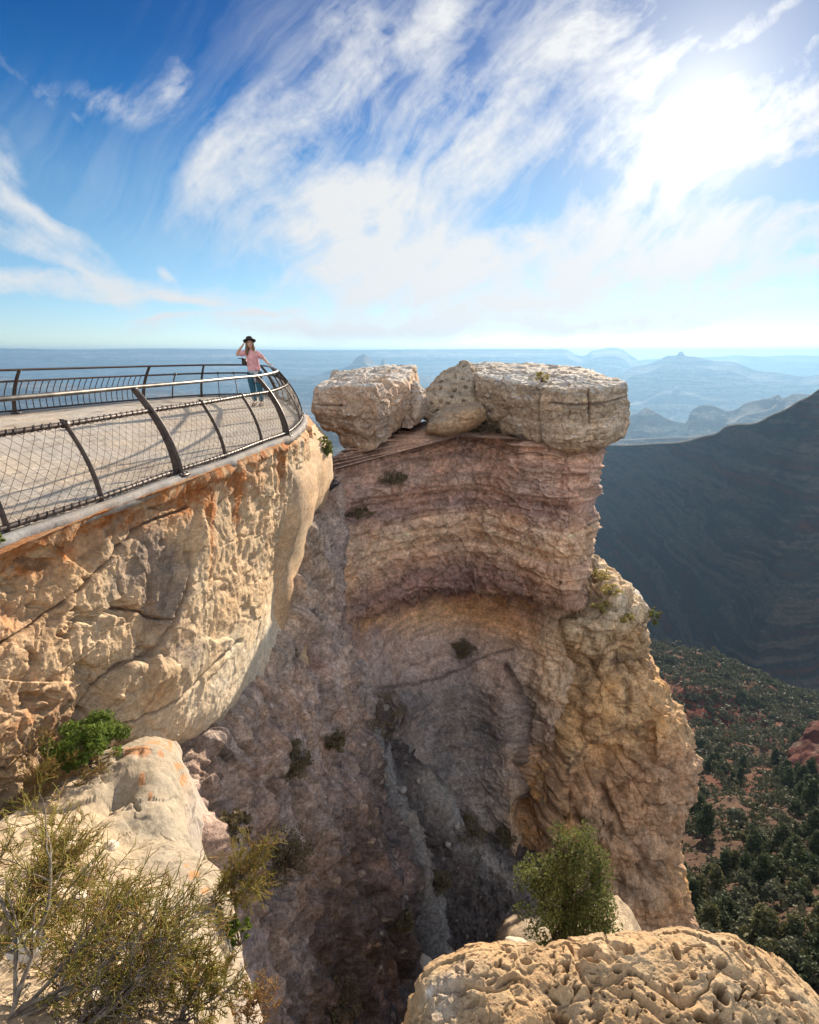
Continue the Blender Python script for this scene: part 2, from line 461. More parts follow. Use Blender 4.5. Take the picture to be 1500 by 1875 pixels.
class Sheet:
    """an open sheet through rows of control points (terrain)"""
    def __init__(self, rows, nu, nv):
        C = np.array([[np.asarray(k, float) if isinstance(k, np.ndarray) else P(*k) for k in r] for r in rows])
        R_, K = C.shape[:2]
        D, self.pu = _spline(np.swapaxes(C, 0, 1), [nu] * (K - 1) if isinstance(nu, int) else nu, False)
        D, self.pv = _spline(np.swapaxes(D, 0, 1), [nv] * (R_ - 1) if isinstance(nv, int) else nv, False)
        self.X = D.astype(np.float32); self.nv, self.nu = D.shape[:2]
        self.U = np.tile(self.pu[None, :], (self.nv, 1)).ravel().astype(np.float32)
        self.V = np.tile(self.pv[:, None], (1, self.nu)).ravel().astype(np.float32)
    def pts(self): return self.X.reshape(-1, 3)
    def normals(self):
        n = np.cross(np.gradient(self.X, axis=1), np.gradient(self.X, axis=0))
        n /= np.maximum(np.linalg.norm(n, axis=2, keepdims=True), 1e-9)
        self.sgn = 1 if n[..., 2].sum() > 0 else -1
        return (n * self.sgn).reshape(-1, 3)
    def push(self, d, n): self.X = (self.pts() + n * np.asarray(d)[:, None]).reshape(self.X.shape).astype(np.float32)
    def build(self, name, mat, attrs=None, parent=None, loc=None):
        nv, nu = self.nv, self.nu; self.normals()
        j, i = np.meshgrid(np.arange(nv - 1), np.arange(nu - 1), indexing='ij')
        a = j * nu + i
        F = np.stack([a, a + 1, a + nu + 1, a + nu], -1).reshape(-1, 4)
        if self.sgn < 0: F = F[:, ::-1]
        return mesh_obj(name, self.pts(), np.ascontiguousarray(F), mat, parent, loc, True, attrs)

def blend(base, col, m):
    return base * (1 - m[:, None]) + np.asarray(col, np.float32) * m[:, None]

# ------------------------------------------------------------------ materials
def new_mat(name):
    m = bpy.data.materials.new(name); m.use_nodes = True
    t = NT(m.node_tree)
    b = t.n['Principled BSDF']
    return m, t, b
def rock_mat(name, fine=14.0, mott=(0.62, 1.3), speck=0.35, bump=0.5, bdist=0.03, strata=0.0, sfreq=9.0, rough=0.92, hue=0.25, grain=0.3):
    """rock whose mineral colour, with some painted shade, comes from the 'col' attribute, broken up by noise grain, specks and bedding"""
    m, t, b = new_mat(name)
    geo = t.new('ShaderNodeNewGeometry').outputs['Position']
    at = t.new('ShaderNodeAttribute', attribute_name='col').outputs['Color']
    n1 = t.noise(geo, fine * .12, 5, .6)
    n2 = t.noise(geo, fine, 8, .68)
    n3 = t.noise(geo, fine * 4.0, 4, .7)
    val = t.mapr(n2, .28, .72, mott[0], mott[1])
    c = t.mix(1.0, at, t.comb(val, val, val), 'MULTIPLY')
    warm = t.mix(1.0, c, (1.14, .98, .82), 'MULTIPLY'); cool = t.mix(1.0, c, (.92, .99, 1.08), 'MULTIPLY')
    hm = t.mix(t.mapr(n1, .38, .62), warm, cool)
    c = t.mix(hue * 2, c, hm)
    n4 = t.noise(geo, fine * 2.2, 6, .75); v4 = t.mapr(n4, .32, .68, 1 - grain, 1 + grain * .8)
    c = t.mix(1.0, c, t.comb(v4, v4, v4), 'MULTIPLY')
    sp = t.mapr(n3, .30, .44, 1.0, 0.0)
    c = t.mix(t.math('MULTIPLY', sp, speck), c, t.mix(1.0, c, (.35, .30, .28), 'MULTIPLY'))
    sp2 = t.mapr(n3, .60, .70, 0.0, 1.0)
    c = t.mix(t.math('MULTIPLY', sp2, speck * .6), c, t.mix(1.0, c, (1.45, 1.42, 1.38), 'MULTIPLY'))
    h = t.math('ADD', t.math('MULTIPLY', n2, .7), t.math('MULTIPLY', n3, .35))
    if strata:
        sv = t.vmath('ADD', t.scalev(geo, (.35, .35, sfreq)), t.vmath('SCALE', t.noise(geo, .7, 3, color=True), 2.0))
        ns = t.noise(sv, 1.0, 6, .65)
        sval = t.mapr(ns, .3, .7, 1 - strata, 1 + strata * .7)
        c = t.mix(1.0, c, t.comb(sval, sval, sval), 'MULTIPLY')
        h = t.math('ADD', h, t.math('MULTIPLY', ns, .6))
    t.put(b.inputs['Base Color'], c)
    b.inputs['Roughness'].default_value = rough
    b.inputs['Specular IOR Level'].default_value = 0.12
    bp = t.new('ShaderNodeBump')
    bp.inputs['Strength'].default_value = bump; bp.inputs['Distance'].default_value = bdist
    t.put(bp.inputs['Height'], h)
    t.l.new(bp.outputs[0], b.inputs['Normal'])
    return m
def flat_mat(name, col, rough=.8, var=.25, scale=20.0, bump=0.0, metallic=0.0, col2=None, spec=.3):
    m, t, b = new_mat(name)
    tc = t.new('ShaderNodeTexCoord').outputs['Object']
    n = t.noise(tc, scale, 6, .6)
    c = t.mix(t.mapr(n, .35, .65), tuple(x * (1 - var) for x in col), col2 or tuple(min(1, x * (1 + var)) for x in col))
    t.put(b.inputs['Base Color'], c)
    b.inputs['Roughness'].default_value = rough; b.inputs['Metallic'].default_value = metallic
    b.inputs['Specular IOR Level'].default_value = spec
    if bump:
        bp = t.new('ShaderNodeBump'); bp.inputs['Strength'].default_value = bump; bp.inputs['Distance'].default_value = .01
        t.put(bp.inputs['Height'], n); t.l.new(bp.outputs[0], b.inputs['Normal'])
    return m
def leaf_mat(name, c1, c2, trans=.25, scale=3.0):
    m, t, b = new_mat(name)
    geo = t.new('ShaderNodeNewGeometry')
    tc = t.new('ShaderNodeTexCoord').outputs['Object']
    n = t.noise(tc, scale, 4, .6)
    rnd = geo.outputs['Random Per Island']
    f = t.math('ADD', t.math('MULTIPLY', t.mapr(n, .3, .7), .55), t.math('MULTIPLY', rnd, .45))
    t.put(b.inputs['Base Color'], t.mix(f, c1, c2))
    b.inputs['Roughness'].default_value = .75
    b.inputs['Specular IOR Level'].default_value = .2
    tr = t.new('ShaderNodeBsdfTranslucent'); t.put(tr.inputs[0], t.mix(f, tuple(x * 1.3 for x in c1), tuple(x * 1.5 for x in c2)))
    mx = t.new('ShaderNodeMixShader'); mx.inputs[0].default_value = trans
    t.l.new(b.outputs[0], mx.inputs[1]); t.l.new(tr.outputs[0], mx.inputs[2])
    t.l.new(mx.outputs[0], t.n['Material Output'].inputs['Surface'])
    return m
# ================================================================== ROCK
QK = 1.0     # sampling density of the big rocks
def q(n): return max(4, int(n * QK))
M_LIME = rock_mat('weathered limestone', fine=11.0, mott=(.66, 1.3), speck=.45, bump=.7, bdist=.035, strata=.08, sfreq=5.0, grain=.24)
M_PILLAR = rock_mat('layered canyon rock', fine=7.0, mott=(.62, 1.42), speck=.42, bump=.9, bdist=.09, strata=.24, sfreq=7.0, grain=.38)
M_RUBBLE = rock_mat('crumbly pink breccia', fine=8.0, mott=(.52, 1.45), speck=.7, bump=1.0, bdist=.08, grain=.42)
M_NEAR = rock_mat('pitted tan sandstone', fine=30.0, mott=(.72, 1.22), speck=.45, bump=.6, bdist=.012, grain=.2)
M_LEDGE = rock_mat('pale smooth ledge rock', fine=20.0, mott=(.74, 1.2), speck=.4, bump=.5, bdist=.014, hue=.15, grain=.18)

def cracks(p, n, seed, width=.06):
    """thin dark cleft lines where two coarse cells meet"""
    f1, f2, cid, _ = worley(p + .35 * np.stack([fbm(p * 1.7, 3, seed + 5), fbm(p * 1.7, 3, seed + 6), fbm(p * 1.7, 3, seed + 7)], 1), seed)
    return np.exp(-((f2 - f1) / width) ** 2), cid

# ------------------------------------------------------------------ overlook cap cliff (sunlit, under the platform)
def overlook_cliff():
    e = lambda x, y: PZ(x, y, DECK_Z - .03)
    rows = [
        [e(-420, 1200), e(-150, 1076), e(0, 1014), e(190, 936), e(330, 885), e(430, 846), e(517, 810), P(556, 775, 12.0), P(562, 760, 13.6)],
        [(-420, 1235, 2.9), (-150, 1105, 3.4), (0, 1040, 4.05), (190, 960, 5.1), (330, 905, 6.3), (430, 866, 7.3), (520, 826, 9.2), (562, 803, 12.0), (566, 790, 13.8)],
        [(-420, 1300, 2.8), (-150, 1170, 3.3), (0, 1100, 4.0), (185, 1020, 5.05), (325, 965, 6.15), (430, 925, 7.25), (515, 890, 9.1), (570, 862, 11.9), (570, 850, 14)],
        [(-420, 1400, 2.7), (-150, 1260, 3.2), (0, 1190, 3.85), (175, 1110, 4.85), (315, 1060, 5.9), (425, 1015, 7.1), (506, 960, 8.8), (538, 905, 11.0), (543, 890, 13.4)],
        [(-420, 1500, 2.6), (-150, 1350, 3.1), (0, 1290, 3.7), (160, 1195, 4.65), (300, 1145, 5.6), (418, 1090, 6.85), (492, 1050, 8.5), (528, 975, 10.4), (535, 950, 12.8)],
        [(-420, 1600, 2.55), (-150, 1450, 3.05), (0, 1390, 3.65), (150, 1275, 4.55), (285, 1255, 5.25), (400, 1195, 6.5), (474, 1130, 8.0), (522, 1040, 9.9), (530, 1000, 12.2)],
        [(-420, 1690, 2.5), (-150, 1540, 3.0), (0, 1480, 3.6), (150, 1322, 4.6), (255, 1345, 5.1), (375, 1300, 6.2), (452, 1222, 7.6), (514, 1095, 9.5), (528, 1050, 11.8)],
        [(-420, 1760, 2.8), (-150, 1600, 3.3), (0, 1530, 3.9), (160, 1385, 5.1), (275, 1372, 5.7), (395, 1325, 6.9), (478, 1262, 8.3), (540, 1150, 10.0), (548, 1100, 12)],
    ]
    L = Loft(rows, [q(22), q(70), q(110), q(90), q(80), q(80), q(70), q(24)], [q(34), q(50), q(70), q(70), q(64), q(54), q(26)], (-7.5, 1.0, -.2), 8)
    p = L.pts(); n = L.normals()
    t = sstep(0.02, .55, L.V)                                          # nothing moves at the rim under the kerb
    base = L.pts().copy()
    big = fbm(p * .55, 3, 11) * .16
    # scooped, leaning hollows: the face breaks along slanted joints
    sl = p @ np.array([[.9, .2, -.35], [-.25, .8, .15], [.45, -.1, .9]], np.float32)
    f1, f2, cid, off = worley(sl * np.array([1.0, .8, 1.1]), 3)
    j2, _ = cracks(sl * np.array([1.3, 1.0, .8]), n, 25, .03)
    cells = (.5 - f1) * .05 * sstep(3.6, 1.6, L.U)
    fa, _, _, fcid = facets(sl * np.array([1.5, 1.5, .9]), 23); fb, _, _, fcid2 = facets(sl * np.array([4.2, 4.2, 2.2]), 27)
    fc, g1, g2, _ = facets(p * np.array([7, 7, 3.6]), 29)
    cells = cells + fa * .028 + fb * .013 * (.5 + .9 * sstep(4.5, 3, L.U)) + fc * .007
    fd, _, _, fcd = facets(sl * np.array([.62, .7, .5]), 24, .18, .9); cells = cells + fd * .07
    jn, jid = cracks(sl * .55, n, 21, .045)
    med = fbm(p * 2.1, 5, 31, gain=.52) * .055
    rid = fbm(p * np.array([2.4, 2.4, 1.2]), 4, 37, ridged=True) * .018
    fine = fbm(p * 8.0, 5, 41, gain=.6) * .03
    left = sstep(4.6, 2.0, L.U)
    smoothz = sstep(4.4, 5.2, L.V) * sstep(4.0, 5.0, L.U)               # smooth pale band over the undercut at the right
    flute = fbm(p * np.array([2.6, 2.6, .55]), 4, 51, ridged=True) * .028 * sstep(3.4, .8, L.V) * sstep(2.4, 4.5, L.U)
    rimw = sstep(6.4, 7.0, L.U) * sstep(2.2, 1.4, L.V)
    d = big + cells + med + rid + fine + flute - jn * .03 * (1 - smoothz) - j2 * .02 * (1 - smoothz)
    X, Y = pix(p); X = X + 9 * fbm(p * 2.5, 4, 81); Y = Y + 9 * fbm(p * 2.5, 4, 82)
    C1 = [(340, 928), (256, 960), (216, 996), (180, 1036), (132, 1084), (60, 1145), (0, 1180)]
    C2 = [(336, 1010), (328, 1080), (308, 1136), (280, 1200), (236, 1214), (192, 1244), (152, 1296), (126, 1360)]
    C3 = [(200, 1108), (256, 1120), (306, 1138)]; C4 = [(436, 1172), (392, 1212), (344, 1264), (290, 1302), (220, 1330)]
    ck = np.zeros(len(p), np.float32)
    for cl_, wd in ((C1, 2.6), (C2, 3.4), (C3, 2.6), (C4, 2.8)): ck = np.maximum(ck, np.exp(-(pline(X, Y, cl_) / wd) ** 2))
    # the blocks under a crack stand a little proud of those above it
    side = lambda a, b: ((b[0] - a[0]) * (Y - a[1]) - (b[1] - a[1]) * (X - a[0])) / math.hypot(b[0] - a[0], b[1] - a[1])
    prd = .12 * sstep(-4, 4, -side((336, 1010), (280, 1200))) * sstep(130, 20, pline(X, Y, C2[:4])) + .16 * sstep(-5, 5, -side((236, 1214), (130, 1350))) * sstep(90, 10, pline(X, Y, C2[4:])) * sstep(1200, 1225, Y)
    pk = sstep(.14, .34, fbm(np.stack([X * .012, Y * .020, X * 0], 1) + .25 * fbm(p * 2, 3, 83)[:, None], 4, 84)) * sstep(360, 240, X) * sstep(.4, 1.0, L.V)
    fl2 = sstep(.12, .32, fbm(np.stack([X * .034 + Y * .010, Y * .014, X * 0], 1), 3, 85)) * sstep(330, 400, X) * sstep(540, 500, X) * sstep(870, 930, Y) * sstep(1150, 1060, Y)
    d = d * (1 - .3 * smoothz) * (.9 + .35 * left) - ck * .075 + prd - pk * .10 - fl2 * .07
    fl3 = fbm(np.stack([X * .045 + .25 * fbm(p * 1.6, 3, 86), Y * .006, X * 0], 1), 3, 87, ridged=True)
    d = d + (fl3 * .10 + fbm(p * 3.2, 4, 88) * .06) * sstep(430, 510, X) * sstep(1080, 930, Y)
    L.push(t * d + (1 - t) * fine * .4, n)
    p = L.pts()
    # mineral colour
    N = len(p)
    tan = np.array([.53, .395, .25], np.float32); col = np.tile(tan, (N, 1))
    w = fbm(base * .9, 4, 61)
    col = blend(col, (.52, .405, .27), sstep(-.1, .5, fbm(base * .7, 4, 62)) * .6)
    col = blend(col, (.36, .225, .13), sstep(-.25, .4, fbm(base * 1.4, 5, 63, gain=.6)) * .75 * (.25 + .75 * left))
    col = blend(col, (.58, .48, .34), smoothz * .85)
    col = blend(col, (.66, .57, .44), sstep(5.0, 5.8, L.V) * sstep(2.6, 3.4, L.U) * .6)
    # grey patina in the middle of the face
    gp = rbf(X, Y, [(292, 1070, 34, 85, 1.0), (230, 1040, 50, 60, .6), (330, 1190, 30, 26, .7), (265, 1010, 40, 40, .5)])
    col = blend(col, (.17, .15, .14), np.clip(gp * 1.6 * sstep(-.5, .25, fbm(base * 3.2, 5, 64, gain=.6)), 0, .8))
    # iron streaks that run down from the rim
    along = base[:, 1] + .4 * base[:, 0]
    st = fbm(np.stack([along * 2.6, along * 0, base[:, 2] * .35], 1) + .35 * fbm(base * 2, 3, 66)[:, None], 4, 65)
    rust = sstep(2.2, .2, L.V + 1.1 * fbm(base * 1.6, 4, 67)) * sstep(-.22, .12, st)
    rust = np.maximum(rust, .9 * sstep(.9, .1, L.V + .6 * fbm(base * 2.5, 4, 68)) * sstep(6.6, 6.0, L.U))
    rust = np.maximum(rust, 1.9 * rbf(X, Y, [(352, 900, 32, 26, 1), (330, 925, 14, 22, .8), (374, 950, 8, 34, 1), (428, 880, 20, 26, 1.1), (440, 930, 6, 40, .9), (508, 850, 6, 40, .8), (200, 950, 60, 22, .9), (110, 1005, 24, 20, .8), (30, 1035, 60, 20, .7), (10, 1160, 30, 50, .4), (380, 1000, 10, 60, .5), (60, 1330, 90, 60, .35)]))
    rust = rust * sstep(-.45, .25, fbm(base * 7.0, 5, 72, gain=.65))
    col = blend(col, (.36, .135, .04), np.clip(rust * 1.0, 0, .9))
    col = blend(col, (.20, .075, .04), np.clip(rust * sstep(.1, .5, fbm(base * 3.3, 4, 70)) * .9, 0, .8))
    col = blend(col, (.54, .44, .31), .55 * sstep(.15, .45, fbm(base * 1.1, 3, 71)) * sstep(2.6, .6, L.V) * (1 - rust))
    crk = np.maximum(ck, jn * .35) * (1 - .5 * smoothz)
    col = blend(col, (.16, .11, .08), np.clip(crk * .7, 0, .7))
    L.build('overlook_cliff', M_LIME, attrs={'col': col})['kind'] = 'structure'
overlook_cliff()

# ------------------------------------------------------------------ crumbly wall under the cap
def rubble_wall():
    rows = [
        [(380, 1200, 9.8), (470, 1070, 10.6), (535, 985, 11.4), (566, 915, 13.0), (594, 868, 15.4)],
        [(385, 1300, 8.2), (460, 1230, 8.9), (522, 1130, 9.9), (558, 1090, 11.0), (585, 1090, 12.8)],
        [(350, 1370, 6.6), (425, 1320, 7.4), (495, 1270, 8.5), (565, 1220, 9.6), (622, 1222, 12.2)],
        [(338, 1440, 5.7), (410, 1420, 6.6), (495, 1390, 7.8), (580, 1360, 9.1), (655, 1345, 11.6)],
        [(335, 1540, 5.0), (420, 1525, 6.0), (510, 1505, 7.2), (604, 1485, 8.6), (690, 1462, 11.0)],
        [(350, 1650, 4.7), (450, 1640, 5.8), (540, 1630, 6.9), (640, 1605, 8.2), (722, 1590, 10.4)],
        [(400, 1770, 4.5), (480, 1765, 5.5), (575, 1760, 6.6), (660, 1745, 7.8), (742, 1735, 9.9)],
        [(420, 1910, 4.3), (500, 1900, 5.3), (595, 1900, 6.3), (680, 1890, 7.4), (752, 1880, 9.4)],
        [(440, 2200, 4.0), (540, 2200, 5.0), (640, 2200, 6.0), (710, 2200, 7.0), (765, 2200, 9.0)],
    ]
    L = Loft(rows, [q(70), q(75), q(75), q(75)], [q(40), q(48), q(50), q(56), q(56), q(56), q(56), q(20)], (-6.0, 2.5, 0), 6)
    p = L.pts(); n = L.normals(); base = p.copy()
    big = fbm(p * np.array([.8, .8, .35]), 4, 101) * .55
    rib = fbm(p * np.array([1.0, 1.0, .22]) + .3 * fbm(p, 3, 103)[:, None], 4, 102, ridged=True) * .38
    f1, f2, cid, _ = worley(p * 3.2, 104); peb = (.45 - f1) * .16
    f1b, _, cidb, _ = worley(p * 7.5, 105); peb2 = (.45 - f1b) * .06
    fine = fbm(p * 4.5, 6, 106, gain=.6) * .12
    fa, _, _, fcid = facets(p * np.array([2.2, 2.2, 1.1]), 131)
    X, Y = pix(p); X = X + 14 * fbm(p * 1.1, 4, 141); Y = Y + 14 * fbm(p * 1.1, 4, 142)
    GV = [[(556, 1180), (590, 1330), (610, 1420), (640, 1600), (690, 1830)], [(480, 1290), (505, 1450), (545, 1650), (575, 1880)], [(425, 1390), (440, 1560), (475, 1780)], [(620, 1480), (665, 1650), (715, 1800)]]
    gv = np.max([np.exp(-(pline(X, Y, g_) / 11) ** 2) for g_ in GV], axis=0)
    L.push(-.30 * gv + big + rib * 1.6 + peb * .55 + peb2 * 1.2 + fine + fa * .12 + ledges(p[:, 2] * 1.1 + fbm(p * .6, 3, 133) * 1.2, 134, .7) * .07, n)
    N = len(base)
    col = np.tile(np.array([.47, .375, .33], np.float32), (N, 1))
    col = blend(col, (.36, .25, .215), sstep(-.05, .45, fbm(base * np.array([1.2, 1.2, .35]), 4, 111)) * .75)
    col = blend(col, (.11, .09, .09), sstep(-6.2, -10.5, base[:, 2] + 1.2 * fbm(base * .5, 3, 114)) * .88)  # deep shade of the lower wall painted in, darker with depth
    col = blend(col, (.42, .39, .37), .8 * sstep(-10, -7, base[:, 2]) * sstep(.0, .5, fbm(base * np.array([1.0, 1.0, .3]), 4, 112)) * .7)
    col = blend(col, (.24, .19, .175), sstep(.1, .5, fbm(base * np.array([1.8, 1.8, .5]), 4, 113)) * .6)
    col = blend(col, (.13, .10, .095), gv * .6 * sstep(-.4, .3, fbm(base * 2.2, 4, 143)))
    col = blend(col, (.50, .33, .27), .5 * sstep(.1, .4, fbm(base * np.array([1.6, 1.6, .45]), 4, 144)))
    col = col * (.78 + .44 * cid[:, None]) * (.8 + .4 * cidb[:, None]) * np.array([1.0, .98, .95], np.float32)
    col = blend(col, (.52, .42, .34), ((cidb > .88) & (f1b < .4)).astype(np.float32) * .7)
    col = blend(col, (.55, .44, .33), sstep(2.4, .6, L.V) * sstep(3.9, 2.2, L.U) * .5)
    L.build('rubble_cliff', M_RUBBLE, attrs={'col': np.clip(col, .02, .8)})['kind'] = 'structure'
rubble_wall()

# ------------------------------------------------------------------ the great rock column
def rock_pillar():
    rows = [
        [(560, 872, 15.0), (600, 845, 15.8), (650, 812, 16.8), (715, 788, 17.8), (780, 772, 18.8), (850, 770, 19.2), (905, 790, 18.2), (985, 808, 16.6), (1045, 812, 16.2), (1098, 812, 16.7)],
        [(552, 905, 14.4), (600, 885, 15.0), (660, 862, 16.2), (715, 842, 17.2), (780, 830, 18.2), (850, 825, 18.6), (915, 832, 17.8), (990, 845, 16.4), (1045, 850, 16.0), (1088, 845, 16.5)],
        [(545, 970, 13.9), (600, 945, 14.5), (655, 925, 15.6), (715, 905, 16.7), (780, 897, 17.5), (850, 893, 17.9), (920, 898, 17.1), (990, 905, 16.2), (1045, 912, 15.8), (1078, 908, 16.4)],
        [(545, 1040, 13.4), (600, 1022, 13.9), (655, 998, 15.1), (715, 975, 16.3), (780, 960, 17.2), (850, 955, 17.6), (925, 962, 16.8), (990, 968, 15.9), (1048, 975, 15.5), (1082, 968, 16.2)],
        [(556, 1120, 12.8), (606, 1108, 13.3), (660, 1080, 14.5), (715, 1056, 15.7), (780, 1036, 16.7), (850, 1022, 17.2), (925, 1035, 16.3), (990, 1048, 15.4), (1045, 1056, 15.0), (1068, 1045, 15.7)],
        [(562, 1150, 12.6), (612, 1140, 13.1), (665, 1115, 14.2), (720, 1093, 15.4), (785, 1080, 16.4), (855, 1075, 16.9), (930, 1082, 16.1), (990, 1090, 15.2), (1045, 1098, 14.9), (1068, 1085, 15.6)],
        [(568, 1180, 12.6), (618, 1165, 13.3), (668, 1138, 14.8), (722, 1115, 16.2), (788, 1100, 17.3), (858, 1090, 18.0), (930, 1096, 17.2), (985, 1112, 16.2), (1045, 1120, 15.5), (1090, 1118, 16.2)],
        [(590, 1240, 12.4), (634, 1235, 13.2), (685, 1215, 14.7), (735, 1200, 15.9), (790, 1188, 16.8), (858, 1180, 17.2), (922, 1185, 16.6), (960, 1195, 16.2), (1040, 1190, 15.4), (1098, 1180, 16.0)],
        [(612, 1320, 12.1), (655, 1325, 13.0), (700, 1315, 14.2), (750, 1300, 15.2), (805, 1285, 15.9), (868, 1275, 16.1), (925, 1275, 15.6), (950, 1280, 15.9), (1020, 1285, 14.8), (1080, 1275, 15.5)],
        [(640, 1420, 11.9), (685, 1430, 12.9), (725, 1430, 13.8), (770, 1420, 14.5), (825, 1405, 15.1), (880, 1395, 15.2), (932, 1385, 14.9), (950, 1390, 15.4), (1005, 1390, 14.2), (1062, 1380, 14.9)],
        [(675, 1530, 11.7), (715, 1545, 12.6), (752, 1550, 13.3), (795, 1545, 13.8), (845, 1530, 14.2), (895, 1515, 14.2), (938, 1500, 13.9), (954, 1510, 14.5), (1000, 1505, 13.5), (1048, 1500, 14.2)],
        [(710, 1650, 11.5), (745, 1660, 12.2), (780, 1665, 12.7), (820, 1660, 13.1), (865, 1640, 13.4), (910, 1620, 13.4), (945, 1605, 13.1), (962, 1610, 13.6), (1005, 1610, 12.9), (1050, 1610, 13.5)],
        [(735, 1790, 11.3), (770, 1800, 11.9), (800, 1800, 12.3), (840, 1790, 12.6), (880, 1770, 12.8), (920, 1750, 12.8), (955, 1740, 12.5), (975, 1745, 12.9), (1015, 1745, 12.3), (1060, 1750, 12.9)],
        [(760, 2050, 11), (800, 2050, 11.5), (840, 2050, 12), (880, 2040, 12.2), (910, 2030, 12.4), (945, 2020, 12.4), (975, 2010, 12.2), (990, 2010, 12.4), (1025, 2010, 12), (1070, 2010, 12.5)],
    ]
    L = Loft(rows, [q(30), q(44), q(44), q(48), q(52), q(52), q(56), q(56), q(44)],
             [q(34), q(46), q(46), q(50), q(30), q(26), q(46), q(54), q(60), q(64), q(60), q(50), q(14)], (1.6, 7.5, 0), 8)
    p = L.pts(); n = L.normals(); base = p.copy()
    x, y, z = p.T
    U, V = L.U, L.V
    upper = sstep(6.6, 5.4, V)                    # bedded, crumbly upper half
    low = sstep(6.2, 7.2, V)
    wz = z + .22 * fbm(p * .45, 3, 201) + .05 * (x + 2) * 0
    lay = fbm(np.stack([x * .25, y * .25, wz * 2.3], 1), 4, 202)
    lay2 = fbm(np.stack([x * .5, y * .5, wz * 7.5], 1), 3, 203)
    big = fbm(p * np.array([.55, .55, .5]), 3, 204) * .5
    f1, f2, cid, _ = worley(p * np.array([1.2, 1.2, 1.9]), 205)
    f1b, f2b, cidb, _ = worley(p * np.array([3.1, 3.1, 5.0]), 206)
    med = fbm(p * 1.6, 5, 207, gain=.56) * .22
    fine = fbm(p * 5.5, 5, 208, gain=.6) * .09
    flut = fbm(p * np.array([1.5, 1.5, .3]) + .3 * fbm(p * .8, 3, 210)[:, None], 4, 209, ridged=True)
    rightcol = sstep(6.6, 7.4, U) * low
    hz = wz + .10 * fbm(p * 1.3, 3, 221)
    st1 = ledges(hz * 1.15, 222, .82); st2 = ledges(hz * 3.3 + .3 * fbm(p * .5, 2, 224), 223, .75); st3 = ledges(hz * 9.0 + .8 * fbm(p * .7, 2, 226), 225, .6)
    X, Y = pix(p); X = X + 10 * fbm(p * 1.5, 4, 241); Y = Y + 10 * fbm(p * 1.5, 4, 242)
    d = big + upper * (1 - .7 * sstep(8.3, 8.9, U)) * (st1 * .12 + st2 * .085 + st3 * .035) + low * (st1 * .03 + st2 * .016 + st3 * .012) + rightcol * (st1 * .06 + st2 * .05 + st3 * .02) + lay * (.14 * upper + .08 * low) + lay2 * .04 \
        + (cidb - .5) * .05 * (upper + .4 * rightcol) + med * (.75 * upper + .38 * low + .2 * rightcol) + fine * (1 * upper + .55 * low) + flut * (.03 * low + .20 * rightcol) - np.exp(-((f2 - f1) / .035) ** 2) * (.07 * upper + .03)
    fa, _, _, fcid = facets(p * np.array([1.6, 1.6, 1.3]), 231); fb, _, _, fcid2 = facets(p * np.array([4.5, 4.5, 4.0]), 235)
    d = d + (fa * .11 + fb * .055) * (upper + .55 * rightcol + .22 * low)
    # the long vertical cleft left of the right-hand rib
    CL = [(932, 1215), (943, 1290), (947, 1350), (957, 1400), (950, 1450)]; LG = [(650, 1262), (740, 1252), (800, 1243), (835, 1228), (872, 1212), (938, 1188)]
    cl = np.exp(-(pline(X, Y, CL) / (5 + 7 * sstep(1280, 1400, Y))) ** 2); lg = np.exp(-(pline(X, Y, LG) / 2.6) ** 2)
    d = d - cl * .5 - lg * .10 - .35 * rbf(X, Y, [(968, 1380, 16, 40, 1)]) - .5 * rbf(X, Y, [(692, 1315, 42, 36, 1)])
    edge = sstep(0, .35, V)
    L.push(d * (.3 + .7 * edge), n)
    N = len(p)
    zz = wz + .35 * fbm(p * np.array([.5, .5, 1.2]), 4, 211)
    stops = np.array([-30, -19, -13.5, -10.8, -9.6, -9.0, -8.45, -8.2, -7.6, -7.0, -6.6, -6.0, -5.3, -4.8, -4.4, -3.6, -2.9, -2.0])
    cols = np.array([[.17, .155, .15], [.27, .245, .23], [.33, .285, .255], [.36, .285, .24], [.45, .31, .215], [.54, .33, .17], [.38, .22, .15], [.22, .135, .115], [.20, .125, .11], [.25, .165, .14],
                     [.40, .27, .20], [.49, .345, .23], [.46, .32, .22], [.30, .205, .175], [.40, .275, .22], [.43, .30, .235], [.43, .285, .21], [.46, .33, .25]], np.float32)
    col = np.stack([np.interp(zz, stops, cols[:, k]) for k in range(3)], 1).astype(np.float32)
    bnd = fbm(np.stack([x * .3, y * .3, wz * 5.5], 1), 4, 212)
    col = blend(col, (.24, .15, .13), sstep(.05, .45, bnd) * .5 * upper)
    col = blend(col, (.55, .41, .28), sstep(.1, .5, -bnd) * .45)
    lw = (.4 + .6 * upper)[:, None]; ln = ledges(hz * 11.0 + 1.2 * fbm(base * .8, 3, 227), 228, .5); col *= (1 + .13 * lw * ln[:, None]); ln = ledges(hz * 4.2 + .8 * fbm(base * .6, 3, 229), 230, .6); col *= (1 + .12 * lw * ln[:, None]); col = col * (1 - .3 * (low * (1 - rightcol) * sstep(-.1, .4, fbm(base * np.array([.6, .6, .35]), 4, 232)))[:, None])
    jn, _ = cracks(base * np.array([.5, .5, .8]), n, 233, .035); col = blend(col, (.10, .08, .075), np.clip(jn * low * .6, 0, .6))
    wob = sstep(-.45, .3, fbm(base * 1.8, 5, 243, gain=.6))
    OR = [(600, 1175), (640, 1152), (700, 1130), (800, 1110), (900, 1102), (965, 1106)]
    col = blend(col, (.36, .285, .25), np.clip(rbf(X, Y, [(800, 1200, 150, 55, .9), (700, 1230, 80, 60, .7)]), 0, .85))
